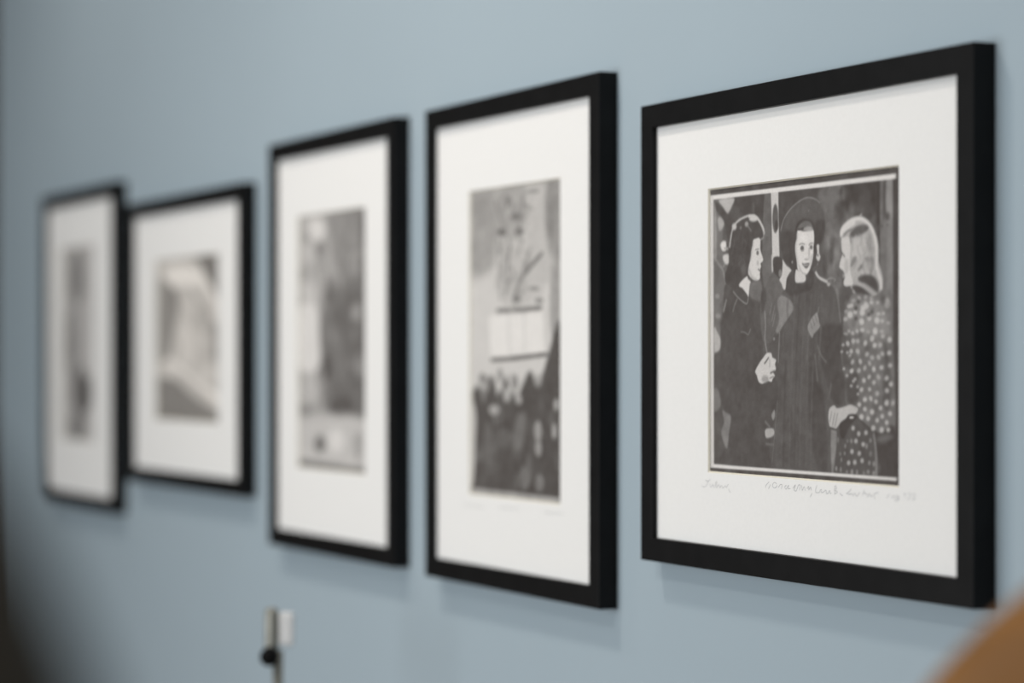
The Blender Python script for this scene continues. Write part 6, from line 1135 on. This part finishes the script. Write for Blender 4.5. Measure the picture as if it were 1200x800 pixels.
def paint(art, w, h, nx, ny, white, seed=0, grain=.02, soften=.45, post=None):
    """tones of a flat black and white print, w x h mm, on an nx x ny grid"""
    xs = np.linspace(0, w, nx); ys = np.linspace(0, h, ny)
    G = np.full((ny, nx), .5)
    for kind, g, soft, par, al, flat in art:
        p = np.array(flat, float).reshape(-1, 2)/10.0
        if kind == 0:
            if par: p = smooth_closed(p)
            m = soft
        else:
            if len(p) > 2: p = smooth_open(p)
            m = soft+par/2
        lo, hi = p.min(0)-m-.5, p.max(0)+m+.5
        i0, i1 = np.searchsorted(xs, lo[0]), np.searchsorted(xs, hi[0])
        j0, j1 = np.searchsorted(ys, lo[1]), np.searchsorted(ys, hi[1])
        if i1 <= i0 or j1 <= j0: continue
        X, Y = np.meshgrid(xs[i0:i1], ys[j0:j1])
        d = seg_dist(X, Y, p, kind == 0)
        if kind == 1: d = d-par/2
        a = np.clip(.5-d/(2*soft), 0, 1); a = a*a*(3-2*a)*al
        v = g/255.0
        G[j0:j1, i0:i1] = G[j0:j1, i0:i1]*(1-a)+v*a
    # the print's own softness and tonal mottling
    def blur(A, sig, ax):
        k = int(3*sig)+1; wts = np.exp(-.5*(np.arange(-k, k+1)/sig)**2); wts /= wts.sum()
        P = np.pad(A, [(k, k) if q == ax else (0, 0) for q in (0, 1)], mode='edge'); out = np.zeros_like(A)
        for i, wt in enumerate(wts):
            out += wt*(P[i:i+A.shape[0]] if ax == 0 else P[:, i:i+A.shape[1]])
        return out
    def mottle(sig):
        N = np.random.default_rng(seed+int(sig*10)).standard_normal((ny, nx))
        N = blur(blur(N, sig*1000*ystep_inv(ny, h), 0), sig*1000*ystep_inv(nx, w), 1); return N/N.std()
    G = G*(1+(.022*mottle(5.)+.022*mottle(1.8))*np.clip((.85-G)/.3, .1, 1))
    if post: post(G, xs, ys)
    sx, sy = soften*nx/w, soften*ny/h
    G = blur(blur(G, sy, 0), sx, 1)
    G = np.clip(G, 0, 1)*255.0/white                                 # relative to the mat board's own white
    rng = np.random.default_rng(seed)
    G = np.clip(G*(1+grain*rng.standard_normal(G.shape)), .05, 1.04)
    L = np.where(G <= .04045, G/12.92, ((G+.055)/1.055)**2.4)*.80
    return L

def print_mesh(name, art, x0, x1, z0, z1, y, step, white, mat, parent, seed=0):
    w, h = x1-x0, z1-z0
    nx, ny = int(w/step[0])+1, int(h/step[1])+1
    L = paint(art, w*1000, h*1000, nx, ny, white, seed)
    X, Z = np.meshgrid(np.linspace(x0, x1, nx), np.linspace(z0, z1, ny))
    co = np.stack([X, np.full_like(X, y), Z], -1).reshape(-1, 3)
    idx = np.arange(nx*ny).reshape(ny, nx)
    q = np.stack([idx[:-1, :-1], idx[:-1, 1:], idx[1:, 1:], idx[1:, :-1]], -1).reshape(-1, 4)
    me = bpy.data.meshes.new(name)
    me.vertices.add(len(co)); me.vertices.foreach_set('co', co.ravel())
    me.loops.add(q.size); me.loops.foreach_set('vertex_index', q.ravel())
    me.polygons.add(len(q)); me.polygons.foreach_set('loop_start', np.arange(len(q))*4)
    me.update(calc_edges=True)
    at = me.attributes.new('tone', 'FLOAT_COLOR', 'POINT')
    rgba = np.ones((nx*ny, 4), np.float32); Lf = L.reshape(-1, 1)
    rgba[:, :3] = np.clip(Lf*np.array([[1, .985, .975]])+np.clip(1-Lf/.8, 0, 1)**7*np.array([[.016, .002, -.003]]), .004, 1)
    at.data.foreach_set('color', rgba.ravel())
    me.materials.append(mat)
    o = bpy.data.objects.new(name, me); C.objects.link(o); o.parent = parent
    return o

# ------------------------------------------------------------------ the room
EYE = 1.12                      # height of the line the pictures are hung about
def struct(name, bm, m):
    return tag(obj(name, bm, m), kind='structure')
XL, XR, YB, H = -2.30, 4.2, -4.2, 2.85
bm = bmesh.new(); add_box(bm, XL-.12, XR, 0, .12, 0, H); struct('wall_back', bm, M_WALL)
bm = bmesh.new(); add_box(bm, XL-.12, XL, YB, 0, 0, H); struct('wall_left', bm, M_DARKWALL)
bm = bmesh.new(); add_box(bm, XL-.12, XR, YB, .12, -.1, 0); struct('floor', bm, M_FLOOR)
bm = bmesh.new(); add_box(bm, XL-.12, XR, YB, .12, H, H+.1); struct('ceiling', bm, M_CEIL)
bm = bmesh.new()
prof = [(0, 0), (-.016, 0), (-.016, .085), (-.010, .097), (0, .1)]
a = [bm.verts.new((XL, y, z)) for y, z in prof]; b = [bm.verts.new((XR, y, z)) for y, z in prof]
for i in range(len(prof)): bm.faces.new((a[i], a[(i+1) % 5], b[(i+1) % 5], b[i]))
bm.faces.new(a); bm.faces.new(b)
struct('baseboard_back', bm, M_TRIM)

# ------------------------------------------------------------------ framed pictures
DEPTH, FACE, LIP = .0216, .0225, .0060
def rect_ring(bm, x0, x1, z0, z1, prof):
    """a closed profile (inset, y) carried round a rectangle with mitred corners"""
    cor = []
    for sx, sz in ((0, 0), (1, 0), (1, 1), (0, 1)):
        cor.append([bm.verts.new(((x1-u if sx else x0+u), y, (z1-u if sz else z0+u))) for u, y in prof])
    n = len(prof)
    for k in range(4):
        a, b = cor[k], cor[(k+1) % 4]
        for i in range(n): bm.faces.new((a[i], a[(i+1) % n], b[(i+1) % n], b[i]))

def framed_picture(label, box, opening, art, ink, white, tint, step, seed):
    X0, X1, Z0, Z1 = box
    cx, cz = (X0+X1)/2, (Z0+Z1)/2
    root = empty('framed_photograph', (cx, 0, EYE+cz))
    tag(root, label, 'framed picture', 'framed photographs in a row on the blue wall')
    x0, x1, z0, z1 = X0-cx, X1-cx, Z0-cz, Z1-cz
    yf = -DEPTH
    bm = bmesh.new(); e = .0009
    rect_ring(bm, x0, x1, z0, z1, [(0, -.0006), (0, yf+e), (e*.3, yf+e*.3), (e, yf), (FACE-e, yf), (FACE-e*.3, yf+e*.3), (FACE, yf+e), (FACE, yf+LIP), (.015, yf+LIP), (.015, -.0006)])
    obj('frame_moulding', bm, M_BLACK, root)
    # mat board with a bevelled window
    ym = yf+LIP+.0002; tk = .0016
    ox0, ox1, oz0, oz1 = opening[0]-cx, opening[1]-cx, opening[2]-cz, opening[3]-cz
    bm = bmesh.new(); q = .0155; bv = .0014
    O = [(x0+q, z0+q), (x1-q, z0+q), (x1-q, z1-q), (x0+q, z1-q)]
    I = [(ox0-bv, oz0-bv), (ox1+bv, oz0-bv), (ox1+bv, oz1+bv), (ox0-bv, oz1+bv)]
    B = [(ox0, oz0), (ox1, oz0), (ox1, oz1), (ox0, oz1)]
    vo = [bm.verts.new((x, ym, z)) for x, z in O]; vi = [bm.verts.new((x, ym, z)) for x, z in I]
    vb = [bm.verts.new((x, ym+tk, z)) for x, z in B]; vob = [bm.verts.new((x, ym+tk, z)) for x, z in O]
    bevels = []
    for k in range(4):
        j = (k+1) % 4
        bm.faces.new((vo[k], vo[j], vi[j], vi[k]))
        bevels.append(bm.faces.new((vi[k], vi[j], vb[j], vb[k])))
        bm.faces.new((vb[k], vb[j], vob[j], vob[k])); bm.faces.new((vob[k], vob[j], vo[j], vo[k]))
    for f in bevels: f.material_index = 1
    mo = obj('mat_board', bm, M_MAT, root); mo.data.materials.append(M_CORE)
    yp = ym+tk+.0002
    print_mesh('photo_print', art, ox0, ox1, oz0, oz1, yp, step, white, print_material('print_tone', tint), root, seed)
    bm = bmesh.new(); add_box(bm, x0+q, x1-q, yp+.0003, yp+.0035, z0+q, z1-q); obj('backing_board', bm, M_BACK, root)
    for chunk in ink:
        bm = bmesh.new()
        for st in chunk:
            p = np.array(st, float).reshape(-1, 2)/1e4 - np.array([cx, cz])
            if len(p) > 2: p = smooth_open(p, 3)
            d = np.gradient(p, axis=0); d /= np.linalg.norm(d, axis=1)[:, None]+1e-9
            nrm = np.stack([-d[:, 1], d[:, 0]], 1)*INK_W/2
            A = [bm.verts.new((x, ym-.00012, z)) for x, z in p+nrm]; Bv = [bm.verts.new((x, ym-.00012, z)) for x, z in p-nrm]
            for i in range(len(p)-1): bm.faces.new((A[i], A[i+1], Bv[i+1], Bv[i]))
        o = obj('pencil_inscription', bm, M_PENCIL, root)
        o['label'] = 'faint grey pencil handwriting'
    return root
INK_W = .0007

W_ = (1.0, .985, .97)
framed_picture('black framed photograph of three women talking, the middle one in a wide round hat',
    (.3716, .9135, -.1915, .249), (.4932, .8021, -.1008, .1602), ART_F5, INK_F5, 240, (1, .975, .96), (.0010, .0005), 5)
framed_picture('upright black frame whose photograph shows a dark crowd under a white signboard',
    (-.1559, .2835, -.2482, .2925), (-.0439, .183, -.147, .1912), ART_F4, INK_F4, 234, (1, .985, .965), (.0015, .0010), 4)
framed_picture('upright black frame with a blurred grey photograph, between the crowd picture and the sepia one',
    (-.6912, -.251, -.2463, .2949), (-.5937, -.3578, -.1378, .1921), ART_F3, [], 228, (1, .985, .97), (.002, .0015), 3)
framed_picture('wide black frame with a pale sepia photograph that has a brown lower corner',
    (-1.353, -.7986, -.1883, .2521), (-1.2218, -.922, -.087, .1571), ART_F2, [], 214, (1, .965, .92), (.002, .0015), 2)
framed_picture('upright black frame at the dark end of the row, its narrow photograph most blurred',
    (-1.885, -1.425, -.2465, .2952), (-1.776, -1.570, -.1333, .1983), ART_F1, [], 190, (1, .985, .975), (.002, .0015), 1)

# ------------------------------------------------------------------ chairs (only the tops of their backs reach into the picture)
def chair(label, loc, rz, a, b, top, m_shell, m_leg, bow=.05, power=2.0, thick=.024):
    """front of the chair is -Y; the backrest is a rounded, bowed shell"""
    root = empty('chair', (loc[0], loc[1], 0), rz)
    tag(root, label, 'chair')
    zc = top-b; sz = .46
    # backrest
    bm = bmesh.new(); rings, seg = 12, 64
    def pt(r, t, y):
        c, s = math.cos(t), math.sin(t)
        x = a*r*math.copysign(abs(c)**(2/power), c); z = b*r*math.copysign(abs(s)**(2/power), s)
        edge = max(0, (r-.88)/.12); th = thick*math.sqrt(max(0, 1-edge*edge))
        return Vector((x, .20-bow*(x/a)**2*1.0+.10*(z/b)*.5+y*th/2, zc+z))
    for side in (-1, 1):
        grid = []
        for i in range(1, rings+1):
            r = .1+.9*i/rings if i < rings-3 else (.88, .94, .98, 1.0)[i-(rings-3)]
            grid.append([bm.verts.new(pt(r, 2*PI*k/seg, side)) for k in range(seg)])
        c0 = bm.verts.new(pt(0, 0, side))
        for k in range(seg): bm.faces.new((c0, grid[0][k], grid[0][(k+1) % seg]))
        for g, h in zip(grid, grid[1:]):
            for k in range(seg): bm.faces.new((g[k], g[(k+1) % seg], h[(k+1) % seg], h[k]))
    bmesh.ops.remove_doubles(bm, verts=bm.verts, dist=1e-5)
    obj('backrest', bm, m_shell, root, True)
    # seat
    bm = bmesh.new(); seg = 48; ringp = [(.0, sz+.020), (.7, sz+.024), (.93, sz+.016), (1.0, sz), (.97, sz-.022), (.0, sz-.026)]
    prev = None
    for r, z in ringp:
        cur = [bm.verts.new((.22*max(r, .01)*math.copysign(abs(math.cos(t))**.7, math.cos(t)), .215*max(r, .01)*math.copysign(abs(math.sin(t))**.7, math.sin(t))-.02, z)) for t in [2*PI*k/seg for k in range(seg)]]
        if prev:
            for k in range(seg): bm.faces.new((prev[k], prev[(k+1) % seg], cur[(k+1) % seg], cur[k]))
        else: bm.faces.new(cur)
        prev = cur
    bm.faces.new(prev)
    obj('seat', bm, m_shell, root, True)
    for sx in (-1, 1):
        for y0, y1 in ((-.16, -.20), (.14, .21)):
            bm = bmesh.new(); add_tube(bm, [(sx*.17, y0, sz-.02), (sx*.185, (y0+y1)/2, sz/2), (sx*.20, y1, 0)], [.018, .016, .012]); obj('leg', bm, m_leg, root, True)
        bm = bmesh.new(); add_tube(bm, [(sx*.13, .15, sz-.01), (sx*.13, .185, sz+.10), (sx*.13, .205-bow*.1, zc-.05)], [.012, .012, .011]); obj('back_post', bm, m_leg, root, True)
    bm = bmesh.new(); add_tube(bm, [(-.178, -.175, .25), (.178, -.175, .25)], .010); obj('stretcher', bm, m_leg, root, True)
    return root

chair('golden brown wooden chair back with rounded top, blurred, below the picture of three women', (1.6825, -.6014), math.radians(15), .23, .29, 1.0563, M_ORANGE, M_ORANGE_LEG)
chair('dark brown upholstered chair back, heavily blurred, low at the dark end of the wall', (2.0925, -1.2353), math.radians(64), .16, .20, 1.1517, M_DKLEATHER, M_DKWOOD, power=2.0, bow=.03, thick=.04)

# ------------------------------------------------------------------ slim stand in front of the wall
st = empty('metal_stand', (-.1895, -.191, 0))
tag(st, 'slim grey metal stand with black knob and white plate coloured as its bright glint, in front of the blue wall', 'stand')
bm = bmesh.new(); add_lathe(bm, [(.002, 0), (.095, 0), (.10, .004), (.098, .012), (.03, .02), (.012, .028), (.002, .028)], 40); obj('round_base', bm, M_STEEL, st, True)
bm = bmesh.new(); add_lathe(bm, [(.0062, .02), (.0062, .79)], 24); obj('pole', bm, M_STEEL, st, True)
bm = bmesh.new(); add_lathe(bm, [(.0075, .778), (.0082, .781), (.0082, .832), (.0065, .838), (.001, .839)], 24, (-.003, -.0062, 0)); obj('sleeve', bm, M_STEEL, st, True)
bm = bmesh.new(); add_box(bm, -.0088, .0088, -.004, .004, -.0195, .0195); pl = obj('plate', bm, M_GLINT, st); pl.location = (.0052, .0088, .8145); pl.rotation_euler = (0, 0, math.radians(64.6)); bevel(pl, .0039, 4); pl['label'] = 'white plate coloured as a metal glint'  # added plate, its white paints the bright side of the metal head
bm = bmesh.new(); add_lathe(bm, [(.001, -.011), (.0084, -.0105), (.0108, -.0065), (.0108, .0065), (.0084, .0105), (.001, .011)], 24, (.007, -.0125, .7845), (.903, -.429, 0)); kn = obj('knob', bm, M_KNOB, st, True); kn['label'] = 'black knob'

# ------------------------------------------------------------------ light
def area(name, loc, target, size, power, col=(1, 1, 1), size_y=None):
    l = bpy.data.lights.new(name, 'AREA'); l.energy = power; l.color = col
    if size_y: l.shape = 'RECTANGLE'; l.size = size; l.size_y = size_y
    else: l.shape = 'DISK'; l.size = size
    o = bpy.data.objects.new(name, l); C.objects.link(o); o.location = loc
    o.rotation_euler = (Vector(target)-Vector(loc)).to_track_quat('-Z', 'Y').to_euler()
    return o
def spot(name, loc, target, half, power, col, radius):
    l = bpy.data.lights.new(name, 'SPOT'); l.energy = power; l.color = col; l.spot_size = 2*math.radians(half); l.spot_blend = 1.0; l.shadow_soft_size = radius
    o = bpy.data.objects.new(name, l); C.objects.link(o); o.location = loc
    o.rotation_euler = (Vector(target)-Vector(loc)).to_track_quat('-Z', 'Y').to_euler()
spot('ceiling_downlight', (-1.45, -.95, 2.75), (-1.35, -.25, .9), 54, 33, (1, .91, .81), .10)
spot('ceiling_downlight', (-.02, -.95, 2.75), (.10, -.25, .9), 54, 58, (1, .91, .81), .10)
area('ceiling_lamp', (1.2, -2.0, 2.75), (.8, 0, 1.0), .22, 11, (1, .93, .86))
area('window_light', (-.08, -2.8, .98), (-.08, 0, 1.0), 2.4, 43, (.94, .98, 1), 1.4)

w = bpy.data.worlds.new('World'); bpy.context.scene.world = w; w.use_nodes = True
w.node_tree.nodes['Background'].inputs['Color'].default_value = (.82, .93, 1, 1)
w.node_tree.nodes['Background'].inputs['Strength'].default_value = .5

# ------------------------------------------------------------------ camera
cd = bpy.data.cameras.new('camera'); cam = bpy.data.objects.new('camera', cd); C.objects.link(cam)
cam.location = (2.5, -1.1716, EYE); cam.rotation_euler = (PI/2, 0, math.radians(64.58))
cd.lens = 87.31; cd.sensor_width = 36; cd.shift_y = .0206; cd.clip_start = .05
cd.dof.use_dof = True; cd.dof.focus_distance = 2.20; cd.dof.aperture_fstop = 2.35
sc = bpy.context.scene; sc.camera = cam
sc.view_settings.view_transform = 'Standard'; sc.view_settings.look = 'None'
sc.view_settings.gamma = 1.0; sc.view_settings.use_curve_mapping = False
sc.view_settings.exposure = 0.0
